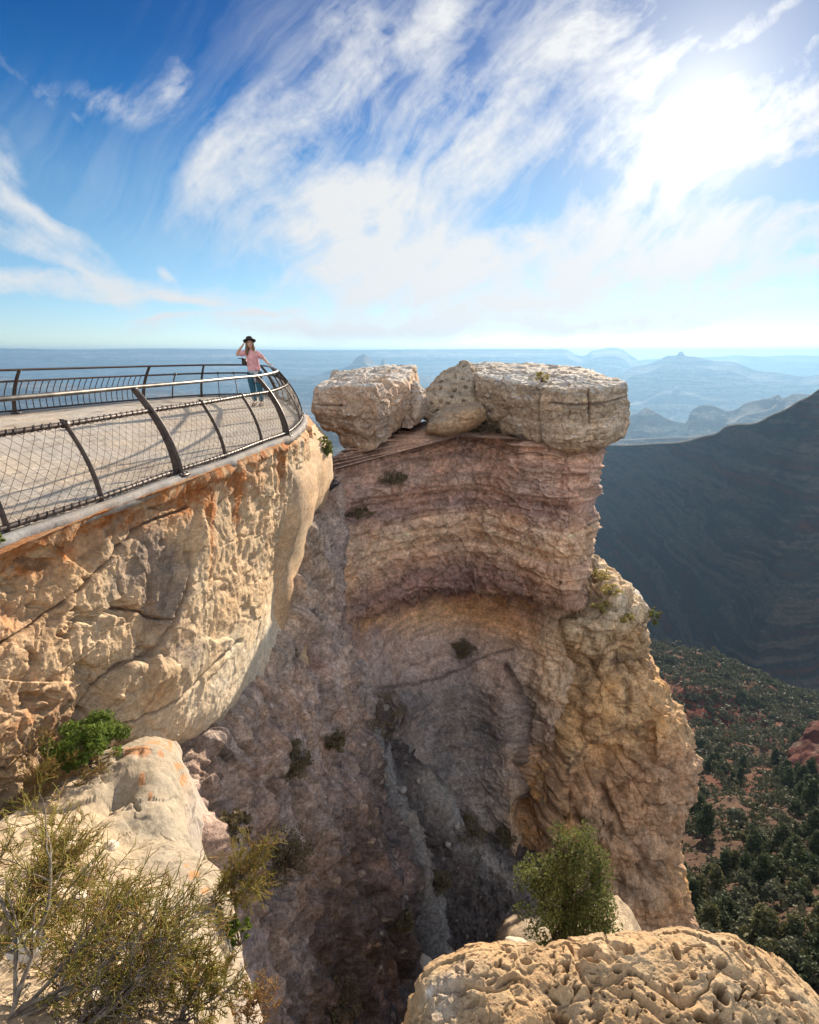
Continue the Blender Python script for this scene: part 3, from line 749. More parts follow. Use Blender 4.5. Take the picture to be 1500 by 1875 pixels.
    col = blend(col, (.15, .14, .14), np.clip(rbf(X, Y, [(790, 1400, 135, 130, 1.2), (720, 1300, 60, 60, .8), (860, 1320, 70, 70, .6)]), 0, .9) * (.6 + .4 * wob))
    col = blend(col, (.52, .32, .165), np.exp(-(pline(X, Y, OR) / 17) ** 2) * .9 * wob)
    col = blend(col, (.52, .40, .28), np.clip(rbf(X, Y, [(1030, 1170, 56, 60, 1.2), (1020, 1270, 50, 70, .9)]), 0, .9))
    col = blend(col, (.52, .29, .11), np.clip(rbf(X, Y, [(985, 1490, 46, 90, 1.4), (1010, 1400, 34, 50, .7)]), 0, .9) * (.35 + .65 * wob))
    col = blend(col, (.20, .16, .145), np.clip(rbf(X, Y, [(985, 1330, 40, 40, .7)]), 0, 1) * wob * .8)
    col = blend(col, (.10, .08, .075), np.clip(cl * .75 + lg * .7, 0, .8))
    # near-black colour in the hollow at the foot of the alcove
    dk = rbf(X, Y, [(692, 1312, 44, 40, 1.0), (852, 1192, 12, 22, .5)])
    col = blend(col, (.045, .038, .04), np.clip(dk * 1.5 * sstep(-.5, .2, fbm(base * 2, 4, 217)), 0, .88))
    col *= (.84 + .32 * fcid2[:, None]) * (.90 + .2 * fcid[:, None])
    col = col * np.array([1.40, 1.36, 1.36], np.float32)
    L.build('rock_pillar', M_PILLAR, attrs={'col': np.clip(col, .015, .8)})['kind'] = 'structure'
rock_pillar()

# ------------------------------------------------------------------ bulging buttress at its right
def buttress():
    rows = [
        [(1045, 1030, 18.3), (1066, 1018, 17.9), (1082, 1018, 17.8), (1096, 1028, 18.0), (1104, 1045, 18.6)],
        [(1045, 1080, 16.6), (1076, 1062, 16.4), (1102, 1052, 16.4), (1128, 1058, 16.6), (1150, 1075, 17.2)],
        [(1048, 1125, 15.3), (1085, 1118, 15.0), (1122, 1100, 15.0), (1160, 1098, 15.3), (1184, 1110, 16.0)],
        [(1050, 1150, 14.9), (1090, 1142, 14.6), (1128, 1130, 14.6), (1166, 1128, 14.9), (1188, 1135, 15.8)],
        [(1055, 1190, 15.0), (1098, 1178, 14.5), (1130, 1166, 14.5), (1165, 1160, 14.8), (1186, 1160, 15.7)],
        [(1058, 1220, 15.2), (1096, 1212, 14.9), (1135, 1205, 15.0), (1168, 1196, 15.2), (1184, 1190, 16.0)],
        [(1055, 1262, 14.7), (1100, 1255, 14.3), (1142, 1245, 14.4), (1182, 1225, 14.6), (1207, 1228, 15.5)],
        [(1050, 1312, 14.3), (1095, 1305, 13.9), (1150, 1290, 13.9), (1200, 1275, 14.1), (1228, 1280, 15.0)],
        [(1045, 1368, 13.9), (1090, 1372, 13.8), (1155, 1345, 13.7), (1220, 1325, 13.6), (1262, 1332, 14.7)],
        [(1040, 1440, 13.5), (1085, 1448, 13.4), (1155, 1420, 13.2), (1230, 1395, 13.2), (1280, 1390, 14.4)],
        [(1035, 1520, 13.1), (1090, 1520, 13.0), (1160, 1500, 12.8), (1225, 1475, 13.0), (1262, 1465, 14.3)],
        [(1030, 1600, 12.7), (1090, 1610, 12.5), (1160, 1590, 12.4), (1215, 1560, 12.8), (1243, 1545, 14.0)],
        [(1035, 1690, 12.2), (1100, 1700, 12.0), (1170, 1680, 12.0), (1228, 1645, 12.5), (1256, 1635, 13.7)],
        [(1045, 1800, 11.8), (1110, 1810, 11.5), (1185, 1780, 11.6), (1250, 1735, 12.1), (1280, 1715, 13.2)],
        [(1060, 2050, 11.4), (1130, 2060, 11.2), (1220, 2030, 11.3), (1300, 1980, 11.8), (1330, 1960, 13)],
    ]
    L = Loft(rows, [q(54), q(62), q(62), q(54)], [q(34), q(40), q(24), q(24), q(22), q(30), q(36), q(40), q(46), q(46), q(46), q(46), q(44), q(14)], (-.6, 6.5, 0), 10)
    p = L.pts(); n = L.normals(); base = p.copy()
    x, y, z = p.T; U, V = L.U, L.V
    f1, f2, cid, _ = worley(p * np.array([.9, .9, 1.0]), 301)
    f1b, f2b, cidb, _ = worley(p * 2.6, 302)
    f1c, _, cidc, _ = worley(p * 6.0, 303)
    lay = fbm(np.stack([x * .3, y * .3, z * 2.0 + .5 * fbm(p * .5, 3, 305)], 1), 4, 304)
    d = fbm(p * .6, 3, 306) * .35 + (.5 - f1) * .30 - np.exp(-((f2 - f1) / .05) ** 2) * .1 + (.5 - f1b) * .2 + (.45 - f1c) * .06 * sstep(7.5, 9.5, V) \
        + lay * .2 + fbm(p * 2.2, 5, 307) * .14 + fbm(p * 7, 5, 308, gain=.6) * .06 + fbm(p * np.array([1.5, 1.5, .35]), 4, 309, ridged=True) * .14 * sstep(8.5, 10, V)
    fa, _, _, fcid = facets(p * 1.5, 331); fb, _, _, fcid2 = facets(p * 4.2, 335)
    X, Y = pix(p); X = X + 8 * fbm(p * 1.5, 4, 351); Y = Y + 8 * fbm(p * 1.5, 4, 352)
    AR = [(1046, 1410), (1062, 1385), (1090, 1360), (1125, 1345), (1165, 1342), (1195, 1325)]; ar = pline(X, Y, AR)
    GR = [[(1100, 1440), (1140, 1520), (1200, 1600), (1250, 1690)], [(1045, 1460), (1080, 1560), (1110, 1680)], [(1150, 1260), (1158, 1310)], [(1200, 1240), (1180, 1200), (1120, 1215)]]
    gr = np.max([np.exp(-(pline(X, Y, g_) / 6) ** 2) for g_ in GR], axis=0)
    below = sstep(0, 24, ar) * sstep(70, 26, ar) * (Y > np.interp(X, [1046, 1062, 1090, 1125, 1165, 1195], [1410, 1385, 1360, 1345, 1342, 1325])) * (X > 1040) * (X < 1200)
    d = d * .75 + fa * .08 + fb * .03 - gr * .16 - below * .35 - .14 * np.exp(-(ar / 5) ** 2) + ledges(z * 1.4 + .3 * fbm(p * .8, 3, 341), 342, .8) * .12 + ledges(z * 4.5 + .5 * fbm(p * .8, 3, 343), 344, .7) * .04
    L.push(d, n)
    N = len(p)
    col = np.tile(np.array([.47, .345, .22], np.float32), (N, 1))
    nz = L.normals()[:, 2]
    col = blend(col, (.52, .46, .36), sstep(4.6, 3.0, V) * .75)
    col = blend(col, (.54, .34, .16), sstep(4.8, 6.0, V) * sstep(9.0, 7.8, V) * sstep(-.3, .4, fbm(base * .9, 3, 311)) * .65)
    col = blend(col, (.36, .24, .18), sstep(8.0, 9.0, V) * .6)
    col = blend(col, (.15, .105, .085), sstep(.0, .4, fbm(base * 1.7, 5, 312, gain=.65)) * (.55 + .35 * sstep(8.5, 10, V)))
    col = blend(col, (.56, .36, .15), rbf(U, V, [(3.5, 11.8, .7, .5, .9)]) * sstep(-.3, .3, fbm(base * 2, 3, 313)))
    col = blend(col, (.50, .27, .10), sstep(.8, .2, U) * sstep(9, 10, V) * .6)
    col *= (.8 + .4 * cidb[:, None]) * (.85 + .3 * cidc[:, None])
    col = blend(col, (.15, .11, .09), np.clip(gr * .5 + np.exp(-(ar / 5) ** 2) * .5, 0, .7))
    col = col * np.array([1.18, 1.1, 1.0], np.float32)
    L.build('rock_buttress', M_PILLAR, attrs={'col': np.clip(col, .015, .8)})['kind'] = 'structure'
buttress()

# ------------------------------------------------------------------ gully between: grey spurs and scree
def gully():
    rows = [
        [(560, 1150, 15.5), (640, 1290, 15.2), (700, 1310, 15.4), (760, 1350, 16.2), (860, 1420, 16.4), (950, 1480, 16.0), (1050, 1500, 16.0)],
        [(600, 1400, 12.6), (672, 1400, 12.2), (712, 1420, 12.3), (770, 1460, 13.0), (850, 1540, 13.4), (945, 1580, 13.2), (1060, 1600, 13.6)],
        [(640, 1500, 11.8), (700, 1500, 11.3), (745, 1540, 11.6), (800, 1600, 12.1), (880, 1640, 12.3), (970, 1650, 12.2), (1080, 1680, 12.6)],
        [(680, 1600, 11.0), (735, 1610, 10.4), (775, 1670, 10.8), (830, 1720, 11.0), (900, 1730, 11.0), (990, 1730, 11.0), (1100, 1750, 11.6)],
        [(700, 1720, 10.2), (760, 1730, 9.6), (800, 1790, 9.9), (860, 1820, 9.9), (930, 1820, 9.9), (1020, 1820, 10.0), (1130, 1830, 10.8)],
        [(720, 1850, 9.6), (790, 1860, 9.0), (840, 1900, 9.1), (900, 1920, 9.0), (970, 1920, 9.0), (1060, 1920, 9.2), (1170, 1920, 10.0)],
        [(760, 2100, 8.8), (830, 2100, 8.2), (880, 2120, 8.2), (940, 2120, 8.2), (1010, 2120, 8.2), (1100, 2120, 8.4), (1220, 2120, 9.2)],
    ]
    L = Loft(rows, [q(40), q(50), q(56), q(60), q(60), q(50)], [q(60), q(60), q(60), q(60), q(56), q(16)], (.5, 3.0, -9), 6)
    p = L.pts(); n = L.normals(); base = p.copy(); U, V = L.U, L.V
    X, Y = pix(p); X = X + 12 * fbm(p * 1.2, 4, 401); Y = Y + 12 * fbm(p * 1.2, 4, 402)
    spur = np.exp(-(pline(X, Y, [(640, 1280), (690, 1400), (733, 1520), (765, 1640), (800, 1780), (840, 1900)]) / 20) ** 2)
    spur2 = np.exp(-(pline(X, Y, [(770, 1430), (835, 1530), (890, 1590), (975, 1640)]) / 24) ** 2)
    f1, _, cid, _ = worley(p * 4.5, 403); f1b, _, cidb, _ = worley(p * 9.0, 404)
    scree = np.clip(1 - spur * 1.3 - spur2 * 1.2, 0, 1)
    fa, _, _, _ = facets(p * 1.8, 431); fb, _, _, _ = facets(p * 5, 435)
    d = spur * .55 + spur2 * .4 + fbm(p * .8, 4, 405) * .4 + fbm(p * 3, 5, 406, gain=.6) * .16 + fa * .12 + fb * .05 + scree * ((.45 - f1) * .14 + (.45 - f1b) * .07)
    L.push(d, n)
    col = np.tile(np.array([.12, .105, .105], np.float32), (len(p), 1))  # dark base: the gully's deep shade is put into its colour
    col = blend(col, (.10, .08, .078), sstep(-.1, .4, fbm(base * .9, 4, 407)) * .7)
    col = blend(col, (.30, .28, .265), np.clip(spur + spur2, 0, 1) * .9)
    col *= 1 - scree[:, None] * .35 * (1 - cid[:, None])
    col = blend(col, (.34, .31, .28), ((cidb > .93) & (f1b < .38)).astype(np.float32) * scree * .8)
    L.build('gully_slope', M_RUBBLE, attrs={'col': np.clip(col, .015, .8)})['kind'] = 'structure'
gully()

# ------------------------------------------------------------------ pale near ledge at the lower left and the ground the viewer stands on
def near_ledge():
    rows = [
        [(-420, 1640, 2.3), (-50, 1520, 3.0), (100, 1442, 3.7), (195, 1378, 4.3), (275, 1352, 4.7), (318, 1358, 4.85), (340, 1395, 5.0)],
        [(-420, 1690, 2.1), (-50, 1560, 2.7), (100, 1490, 3.3), (205, 1425, 3.85), (295, 1402, 4.15), (336, 1420, 4.3), (350, 1470, 4.6)],
        [(-420, 1760, 1.85), (-20, 1640, 2.25), (150, 1560, 2.8), (240, 1530, 3.1), (305, 1510, 3.3), (338, 1515, 3.45), (352, 1560, 3.8)],
        [(-420, 1850, 1.6), (0, 1730, 1.85), (160, 1670, 2.15), (285, 1620, 2.45), (362, 1600, 2.7), (398, 1622, 2.85), (410, 1670, 3.2)],
        [(-420, 1980, 1.3), (0, 1850, 1.45), (160, 1790, 1.7), (300, 1745, 1.95), (388, 1715, 2.15), (420, 1735, 2.3), (430, 1790, 2.7)],
        [(-420, 2150, 1.0), (0, 2000, 1.12), (200, 1930, 1.3), (330, 1880, 1.5), (408, 1850, 1.68), (440, 1875, 1.85), (446, 1925, 2.25)],
        [(-420, 2500, .6), (0, 2400, .7), (250, 2300, .85), (380, 2200, 1.0), (460, 2120, 1.2), (490, 2150, 1.4), (500, 2200, 1.8)],
    ]
    L = Loft(rows, [q(20), q(80), q(80), q(80), q(70), q(46)], [q(60), q(70), q(80), q(80), q(76), q(20)], (.5, .6, -5.0), 8)
    p = L.pts(); n = L.normals(); base = p.copy(); U, V = L.U, L.V
    slab = sstep(2.0, 3.0, U + .5 * fbm(p * 1.2, 3, 501))
    dirt = 1 - slab
    f1, _, cid, _ = worley(p * 6, 502); f1b, _, cidb, _ = worley(p * 14, 503)
    d = fbm(p * 1.1, 4, 504) * .16 + fbm(p * 4, 5, 505) * .035 + dirt * ((.45 - f1) * .04 + (.45 - f1b) * .022) - .25 * rbf(U, V, [(3.0, 1.35, .35, .12, .5)])
    d = d + fbm(p * 15, 4, 506) * .008
    # the rounded nose block with its own overhang
    d = d + .14 * rbf(U, V, [(3.8, .9, .9, .5, 1)])
    jn, _ = cracks(p * .9, n, 521, .03); X, Y = pix(p); X = X + 5 * fbm(p * 6, 4, 541); Y = Y + 5 * fbm(p * 6, 4, 542); ck = np.exp(-(pline(X, Y, [(150, 1520), (190, 1490), (240, 1462), (255, 1480)]) / 3) ** 2); d = d - ck * .03 - .035 * sstep(1395, 1402, Y) * sstep(1420, 1404, Y) * sstep(200, 215, X) * sstep(262, 250, X)
    fa, _, _, fcid = facets(p * np.array([2.0, 2.0, 3.0]), 531); fb, _, _, _ = facets(p * 7.0, 535)
    d = d + fa * .014 + fb * .005
    L.push(d, n)
    col = np.tile(np.array([.31, .262, .195], np.float32), (len(p), 1))
    col = blend(col, (.46, .37, .25), dirt * .9)
    col = blend(col, (.33, .25, .17), dirt * sstep(-.3, .3, fbm(base * 3.5, 5, 507, gain=.6)) * .85)
    col = blend(col, (.54, .48, .38), dirt * ((cid > .9) & (f1 < .36)).astype(np.float32) * .9)
    col = blend(col, (.22, .195, .16), slab * sstep(.05, .5, fbm(base * 2.0, 5, 508)) * .6)
    li = np.clip(rbf(X, Y, [(240, 1398, 15, 12, 1.3), (277, 1372, 13, 11, 1.2), (262, 1402, 9, 10, 1.1), (300, 1384, 9, 8, 1), (312, 1364, 6, 8, 1.1), (286, 1404, 5, 5, 1), (260, 1440, 7, 6, 1.2), (317, 1412, 6, 7, 1), (335, 1430, 6, 12, 1.1), (274, 1462, 5, 5, 1), (330, 1405, 6, 6, .9), (350, 1612, 9, 6, .9), (372, 1636, 7, 5, .8), (338, 1598, 5, 4, .8)]), 0, 1.2)
    li = sstep(.25, .7, li + .55 * fbm(base * 16, 4, 509)) * (li > .12)
    col = blend(col, (.40, .19, .085), np.clip(li * 1.0, 0, .75))
    col = blend(col, (.42, .37, .34), sstep(4.8, 5.6, U) * .5)
    L.build('near_ledge', M_LEDGE, attrs={'col': np.clip(col, .02, .8)})['kind'] = 'structure'
near_ledge()
# ------------------------------------------------------------------ loose blocks and boulders (each a thing)
def cap_rock_finish(L, name, label, cat, mat, col0, amp=1.0, seed=0, pits=0.0, vcr=(), hcr=(), top=(.56, .53, .48), group=None, tops=(.55, .8), dark=.5):
    p = L.pts(); n = L.normals(); base = p.copy(); U, V = L.U, L.V
    f1, f2, cid, _ = worley(p * 1.1, seed + 1); f1b, _, cidb, _ = worley(p * 3.0, seed + 2)
    d = fbm(p * .8, 3, seed + 3) * .22 + fbm(p * 2.4, 5, seed + 4) * .13 + (cidb - .5) * .06 + fbm(p * 7, 5, seed + 5, gain=.6) * .05
    lay = fbm(np.stack([p[:, 0] * .3, p[:, 1] * .3, p[:, 2] * 3.0], 1), 4, seed + 6); d += lay * .09
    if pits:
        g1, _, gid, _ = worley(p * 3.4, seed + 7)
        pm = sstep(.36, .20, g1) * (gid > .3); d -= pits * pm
    ck = 0
    for (u0, v0, v1, wd, dep) in vcr:
        m = np.exp(-((U - u0 - .05 * fbm(p * 1.2, 3, seed + 8)) / wd) ** 2) * sstep(v0 - .15, v0 + .1, V) * sstep(v1 + .15, v1 - .1, V); d -= dep * m; ck = np.maximum(ck, m)
    for (v0, u0, u1, wd, dep) in hcr:
        m = np.exp(-((V - v0 - .12 * fbm(p * .7, 3, seed + 9)) / wd) ** 2) * sstep(u0 - .2, u0 + .2, U) * sstep(u1 + .2, u1 - .2, U); d -= dep * m; ck = np.maximum(ck, m)
    fa, _, _, _ = facets(p * 1.6, seed + 21); fb, _, _, _ = facets(p * 4.5, seed + 25)
    d = d * .6 + fa * .10 + fb * .05 + ledges(p[:, 2] * 5 + .4 * fbm(p * .7, 3, seed + 33), seed + 32, .75) * .035
    L.push(d * amp, n)
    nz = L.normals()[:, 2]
    col = np.tile(np.array(col0, np.float32), (len(p), 1))
    col = blend(col, np.array(col0) * .72, sstep(.0, .5, fbm(base * np.array([.8, .8, 1.8]), 4, seed + 10)) * .6)
    col = blend(col, np.array(col0) * np.array([1.12, 1.0, .85]), sstep(.0, .5, lay) * .5)
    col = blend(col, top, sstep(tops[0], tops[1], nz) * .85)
    col = blend(col, (.16, .13, .11), sstep(.15, .5, fbm(base * 2.2, 5, seed + 11, gain=.62)) * dark)
    if pits: col = blend(col, (.12, .095, .075), pm * .6)  # pits painted darker, their shade put into the colour
    if np.ndim(ck): col = blend(col, (.10, .08, .07), np.clip(ck * .6, 0, .6))
    lz = ledges(base[:, 2] * 6 + .8 * fbm(base, 3, seed + 31), seed + 30, .5); col *= (.88 + .24 * cidb[:, None]) * (1 + .10 * lz[:, None])
    c = base.mean(0); c[2] = base[:, 2].min()
    o = L.build(name, mat, loc=c, attrs={'col': np.clip(col, .015, .8)})
    return tag(o, label, cat, group)

def sharpen(rows, idx, f=.10):
    """crisp vertical arris: crowd the control points round a corner column"""
    out = []
    for r in rows:
        r = [P(*k) if not isinstance(k, np.ndarray) else k for k in r]; o = []
        for i, k in enumerate(r):
            if i in idx:
                if i > 0: o.append(k + (r[i - 1] - k) * f)
                o.append(k)
                if i < len(r) - 1: o.append(k + (r[i + 1] - k) * f)
            else: o.append(k)
        out.append(o)
    return out
L = Loft(sharpen([[(882, 690, 19.2), (935, 699, 17.7), (984, 708, 16.25), (1045, 712, 15.7), (1100, 711, 15.8), (1141, 704, 16.6)],
          [(879, 697, 19.2), (932, 707, 17.6), (983, 717, 16.15), (1045, 722, 15.55), (1103, 720, 15.65), (1145, 712, 16.5)],
          [(880, 733, 19.2), (931, 748, 17.7), (984, 762, 16.15), (1045, 767, 15.6), (1104, 762, 15.7), (1147, 748, 16.5)],
          [(884, 768, 19.2), (934, 785, 17.7), (987, 803, 16.2), (1045, 808, 15.65), (1103, 803, 15.7), (1144, 785, 16.5)],
          [(890, 780, 19.3), (938, 798, 17.8), (990, 816, 16.35), (1045, 820, 15.8), (1100, 817, 15.9), (1136, 804, 16.6)],
          [(905, 782, 19.6), (950, 800, 18.2), (1000, 820, 16.9), (1048, 824, 16.4), (1090, 822, 16.5), (1112, 815, 16.9)]], (2, 5)),
         [q(40), q(46), 8, 8, q(52), q(52), q(36), 8], [q(14), q(36), q(36), q(16), q(10)], (.4, 5.2, .35), 24).dome(None, .05, 40)
cap_rock_finish(L, 'cap_block', 'large flat-topped grey block with a vertical crack on the right of the rock column top', 'rock', M_PILLAR, (.52, .40, .285), .7, 600, 0,
                [(3.0, .2, 4, .8, .34), (5.55, .3, 2.2, .03, .3)], [(1.45, 4.3, 8, .05, .12), (3.2, 5.0, 6.4, .05, .12)])

L = Loft(sharpen([[(587, 711, 17.3), (630, 707, 16.5), (680, 708, 15.7), (715, 700, 16.9), (750, 692, 18.8)],
          [(583, 724, 17.2), (630, 722, 16.4), (684, 721, 15.55), (719, 711, 16.8), (754, 704, 18.7)],
          [(579, 752, 17.2), (630, 757, 16.4), (690, 757, 15.55), (723, 741, 16.8), (758, 730, 18.7)],
          [(601, 787, 17.2), (640, 787, 16.4), (691, 786, 15.65), (722, 766, 16.85), (757, 752, 18.7)],
          [(619, 791, 17.0), (648, 794, 16.45), (690, 795, 15.7), (720, 776, 16.9), (752, 760, 18.7)],
          [(633, 818, 16.9), (660, 825, 16.4), (688, 823, 15.85), (714, 800, 17.0), (745, 774, 18.8)]], (0, 2)),
         [8, q(44), q(50), 8, 8, q(40), q(44)], [q(16), q(36), q(40), q(10), q(36)], (.1, 3.4, .35), 22).dome(None, .05, 36).dome(None, 0, 6, True)
cap_rock_finish(L, 'cap_block', 'notched squarish tan block on the left end of the rock column top', 'rock', M_PILLAR, (.56, .40, .285), .65, 620, 0,
                [], [(1.6, 0, 2, .06, .1)])

L = Loft([[(757, 706, 18.6), (768, 708, 18.2), (776, 716, 18.5)],
          [(750, 722, 18.3), (767, 728, 17.9), (779, 732, 18.4)],
          [(740, 752, 18.0), (764, 757, 17.6), (779, 752, 18.4)],
          [(732, 782, 17.8), (752, 784, 17.5), (772, 770, 18.4)]],
         [q(30), q(30)], [q(26), q(30), q(30)], (-.2, 1.6, .1), 12).dome(None, .08, 12)
cap_rock_finish(L, 'wedge_slab', 'narrow leaning slab against the right side of the notched tan block', 'rock', M_PILLAR, (.45, .34, .26), .55, 640)

L = Loft([[(839, 667, 21.2), (847, 661, 21.0), (856, 662, 21.0), (863, 668, 21.2)],
          [(818, 676, 20.9), (840, 678, 20.5), (860, 677, 20.5), (872, 682, 21.0)],
          [(803, 692, 20.6), (835, 698, 20.0), (862, 698, 20.0), (880, 697, 20.8)],
          [(785, 712, 20.3), (825, 722, 19.6), (865, 724, 19.6), (888, 722, 20.5)],
          [(762, 728, 20.0), (815, 748, 19.2), (868, 750, 19.2), (896, 748, 20.2)],
          [(752, 760, 19.8), (812, 775, 19.0), (870, 778, 19.0), (905, 775, 20.0)]],
         [q(34), q(36), q(34)], [q(20), q(24), q(26), q(30), q(26)], (.1, 1.8, 0), 14, backs=[(.05, .35, 0), (.1, .9, 0), (.1, 1.4, 0), (.1, 2, 0), (.1, 2.4, 0), (.1, 2.6, 0)]).dome(None, .05, 8)
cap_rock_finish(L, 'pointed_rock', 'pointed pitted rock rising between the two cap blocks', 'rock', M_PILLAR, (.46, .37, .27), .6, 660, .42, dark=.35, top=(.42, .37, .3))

L = Loft([[(812, 757, 17.8), (838, 742, 17.7), (868, 739, 17.7), (884, 748, 18.0)],
          [(798, 768, 17.4), (835, 752, 17.0), (870, 748, 17.0), (889, 758, 17.7)],
          [(785, 780, 17.3), (828, 772, 16.8), (868, 765, 16.8), (888, 768, 17.6)],
          [(779, 790, 17.4), (822, 790, 16.9), (860, 782, 16.9), (880, 775, 17.6)],
          [(785, 796, 17.6), (822, 799, 17.3), (852, 792, 17.3), (872, 782, 17.9)]],
         [q(32), q(34), q(30)], [q(18), q(24), q(24), q(14)], (.1, 1.4, .1), 12).dome(None, .05, 10)
cap_rock_finish(L, 'tilted_boulder', 'tilted rounded brown boulder in the gap below the pointed rock', 'rock', M_PILLAR, (.43, .30, .19), .3, 680, 0, dark=.3, top=(.46, .37, .27))

L = Loft([[(1150, 1100, 16.9), (1160, 1096, 16.7), (1172, 1096, 16.7), (1182, 1102, 17.0)],
          [(1148, 1112, 16.8), (1160, 1114, 16.5), (1175, 1112, 16.5), (1187, 1112, 16.9)],
          [(1150, 1130, 16.8), (1162, 1136, 16.5), (1177, 1134, 16.5), (1188, 1128, 16.9)],
          [(1156, 1140, 16.9), (1165, 1145, 16.7), (1178, 1144, 16.7), (1186, 1138, 17.0)]],
         [q(16)] * 3, [q(14)] * 3, (0, .8, .1), 10).dome(None, .06, 8)
cap_rock_finish(L, 'perched_stone', 'small blocky stone perched at the outer edge of the right buttress ledge', 'rock', M_PILLAR, (.47, .37, .27), .3, 700)

# ------------------------------------------------------------------ the pitted boulder right in front of the viewer
def front_boulder():
    Z = lambda l: [PZ(*k) for k in l]
    rows = [Z([(727, 1885, -2.52), (766, 1792, -2.42), (852, 1737, -2.36), (1000, 1726, -2.34), (1105, 1708, -2.32), (1230, 1699, -2.32), (1362, 1713, -2.34), (1452, 1778, -2.42), (1545, 1885, -2.55)]),
            Z([(735, 1925, -2.44), (785, 1820, -2.35), (862, 1765, -2.29), (1000, 1755, -2.27), (1108, 1740, -2.25), (1230, 1732, -2.25), (1366, 1750, -2.27), (1452, 1815, -2.34), (1545, 1925, -2.46)]),
            Z([(738, 2000, -2.44), (795, 1890, -2.34), (870, 1840, -2.27), (1000, 1830, -2.25), (1110, 1820, -2.23), (1230, 1815, -2.23), (1372, 1835, -2.25), (1470, 1895, -2.33), (1565, 2000, -2.45)]),
            Z([(735, 2120, -2.5), (800, 2000, -2.38), (880, 1960, -2.3), (1000, 1950, -2.27), (1115, 1945, -2.25), (1240, 1945, -2.25), (1385, 1960, -2.28), (1495, 2020, -2.38), (1600, 2120, -2.5)]),
            Z([(725, 2350, -2.6), (800, 2250, -2.48), (890, 2200, -2.4), (1010, 2200, -2.36), (1130, 2200, -2.34), (1260, 2200, -2.34), (1410, 2210, -2.38), (1540, 2270, -2.5), (1680, 2350, -2.6)]),
            Z([(700, 2900, -2.8), (800, 2800, -2.7), (900, 2750, -2.6), (1030, 2750, -2.55), (1160, 2750, -2.5), (1300, 2750, -2.5), (1460, 2800, -2.55), (1620, 2850, -2.7), (1790, 2900, -2.8)])]
    L = Loft(rows, [q(50), q(90), q(110), q(100), q(100), q(110), q(80), q(50)], [q(90), q(150), q(110), q(40), q(10)], (0, .25, -1.5), 10)
    p = L.pts(); n = L.normals(); base = p.copy(); U, V = L.U, L.V
    # solution pits in slanting rows
    rot = np.array([[.82, .57, 0], [-.57, .82, 0], [0, 0, 1]], np.float32)
    w = p + .11 * np.stack([fbm(p * 4, 3, 801), fbm(p * 4, 3, 802), fbm(p * 4, 3, 803)], 1)
    s = w @ rot.T
    def pits(freq, seed, keep, st=(.8, 1.15, 1.0)):
        a1, a2, aid, off = worley(s * freq * np.array(st, np.float32), seed)
        r = .22 + .22 * ((aid * 7.3) % 1)
        return sstep(r, r * .35, a1) * (aid < keep), sstep(r * 1.7, r, a1) * (1 - sstep(r, r * .5, a1)) * (aid < keep)
    where = np.clip(sstep(1.5, 2.3, U) * sstep(7.7, 6.9, U) * sstep(.1, .5, V), 0, 1) * sstep(-.42, .06, fbm(base * 2.4, 3, 804))
    p1, l1 = pits(13.5, 811, .5); p2, l2 = pits(24.0, 812, .5); p3, l3 = pits(34.0, 813, .45)
    w3 = np.clip(where + .35 * sstep(0, .4, fbm(base * 3, 3, 805)), 0, 1)
    def cav(fr, sd, lo, hi): return sstep(lo, hi, fbm(s * np.array(fr, np.float32), 4, sd, gain=.5))
    n1 = cav((11, 22, 16), 831, .20, .32) * sstep(-.20, .20, fbm(base * 2.2, 3, 834)); n2 = cav((22, 44, 30), 832, .24, .36); n3 = cav((38, 60, 45), 833, .26, .40)
    p1 = np.maximum(p1, n1); p2 = np.maximum(p2, n2); p3 = np.maximum(p3, n3)
    p1 = p1 * where; p2 = p2 * np.clip(where * 1.1, 0, 1); p3 = p3 * w3
    rough = sstep(2.5, 1.2, U) * sstep(.5, 1.2, V)
    d = fbm(p * 1.8, 3, 806) * .07 + fbm(p * 5.5, 4, 807) * .018 + fbm(p * 20, 5, 808, gain=.68) * .010 \
        - p1 * .078 - p2 * .036 - p3 * .007 + (l1 * where) * .008 + fbm(s * np.array([5, 14, 5]), 4, 809, ridged=True) * .004 * where
    h1, _, _, hid = facets(p * 30, 814); d += rough * h1 * .009
    h2, _, _, _ = facets(p * np.array([5, 5, 7]), 815); d += h2 * .011; h3, _, _, _ = facets(p * 13, 818); d += h3 * .005
    jn, _ = cracks(s * 1.6, n, 819, .03); d -= jn * .02
    L.push(d, n)
    col = np.tile(np.array([.37, .26, .15], np.float32), (len(p), 1))
    col = blend(col, (.45, .345, .22), sstep(-.1, .4, fbm(base * 3, 4, 821)) * .7)
    col = blend(col, (.40, .21, .075), sstep(-.05, .3, fbm(base * 2.2, 4, 822)) * np.clip(sstep(3.6, .8, U), .25, 1) * .7)
    col = blend(col, (.40, .36, .32), rough * sstep(-.1, .35, fbm(base * 5, 4, 823)) * .6)
    col = blend(col, (.20, .14, .09), np.clip(p1 * .6 + p2 * .5 + p3 * .25, 0, .6))  # sunk pits also painted darker, shading blended into the tan
    col = blend(col, (.60, .58, .55), rbf(U, V, [(1.05, 1.05, .09, .16, 1.3)]) * sstep(-.25, .1, fbm(base * 30, 3, 824)))
    c = base.mean(0); c[2] = base[:, 2].min()
    o = L.build('boulder', M_NEAR, loc=c, attrs={'col': np.clip(col, .015, .8)})
    tag(o, 'big sunlit tan boulder full of dark pits in the lower right corner', 'boulder')
front_boulder()

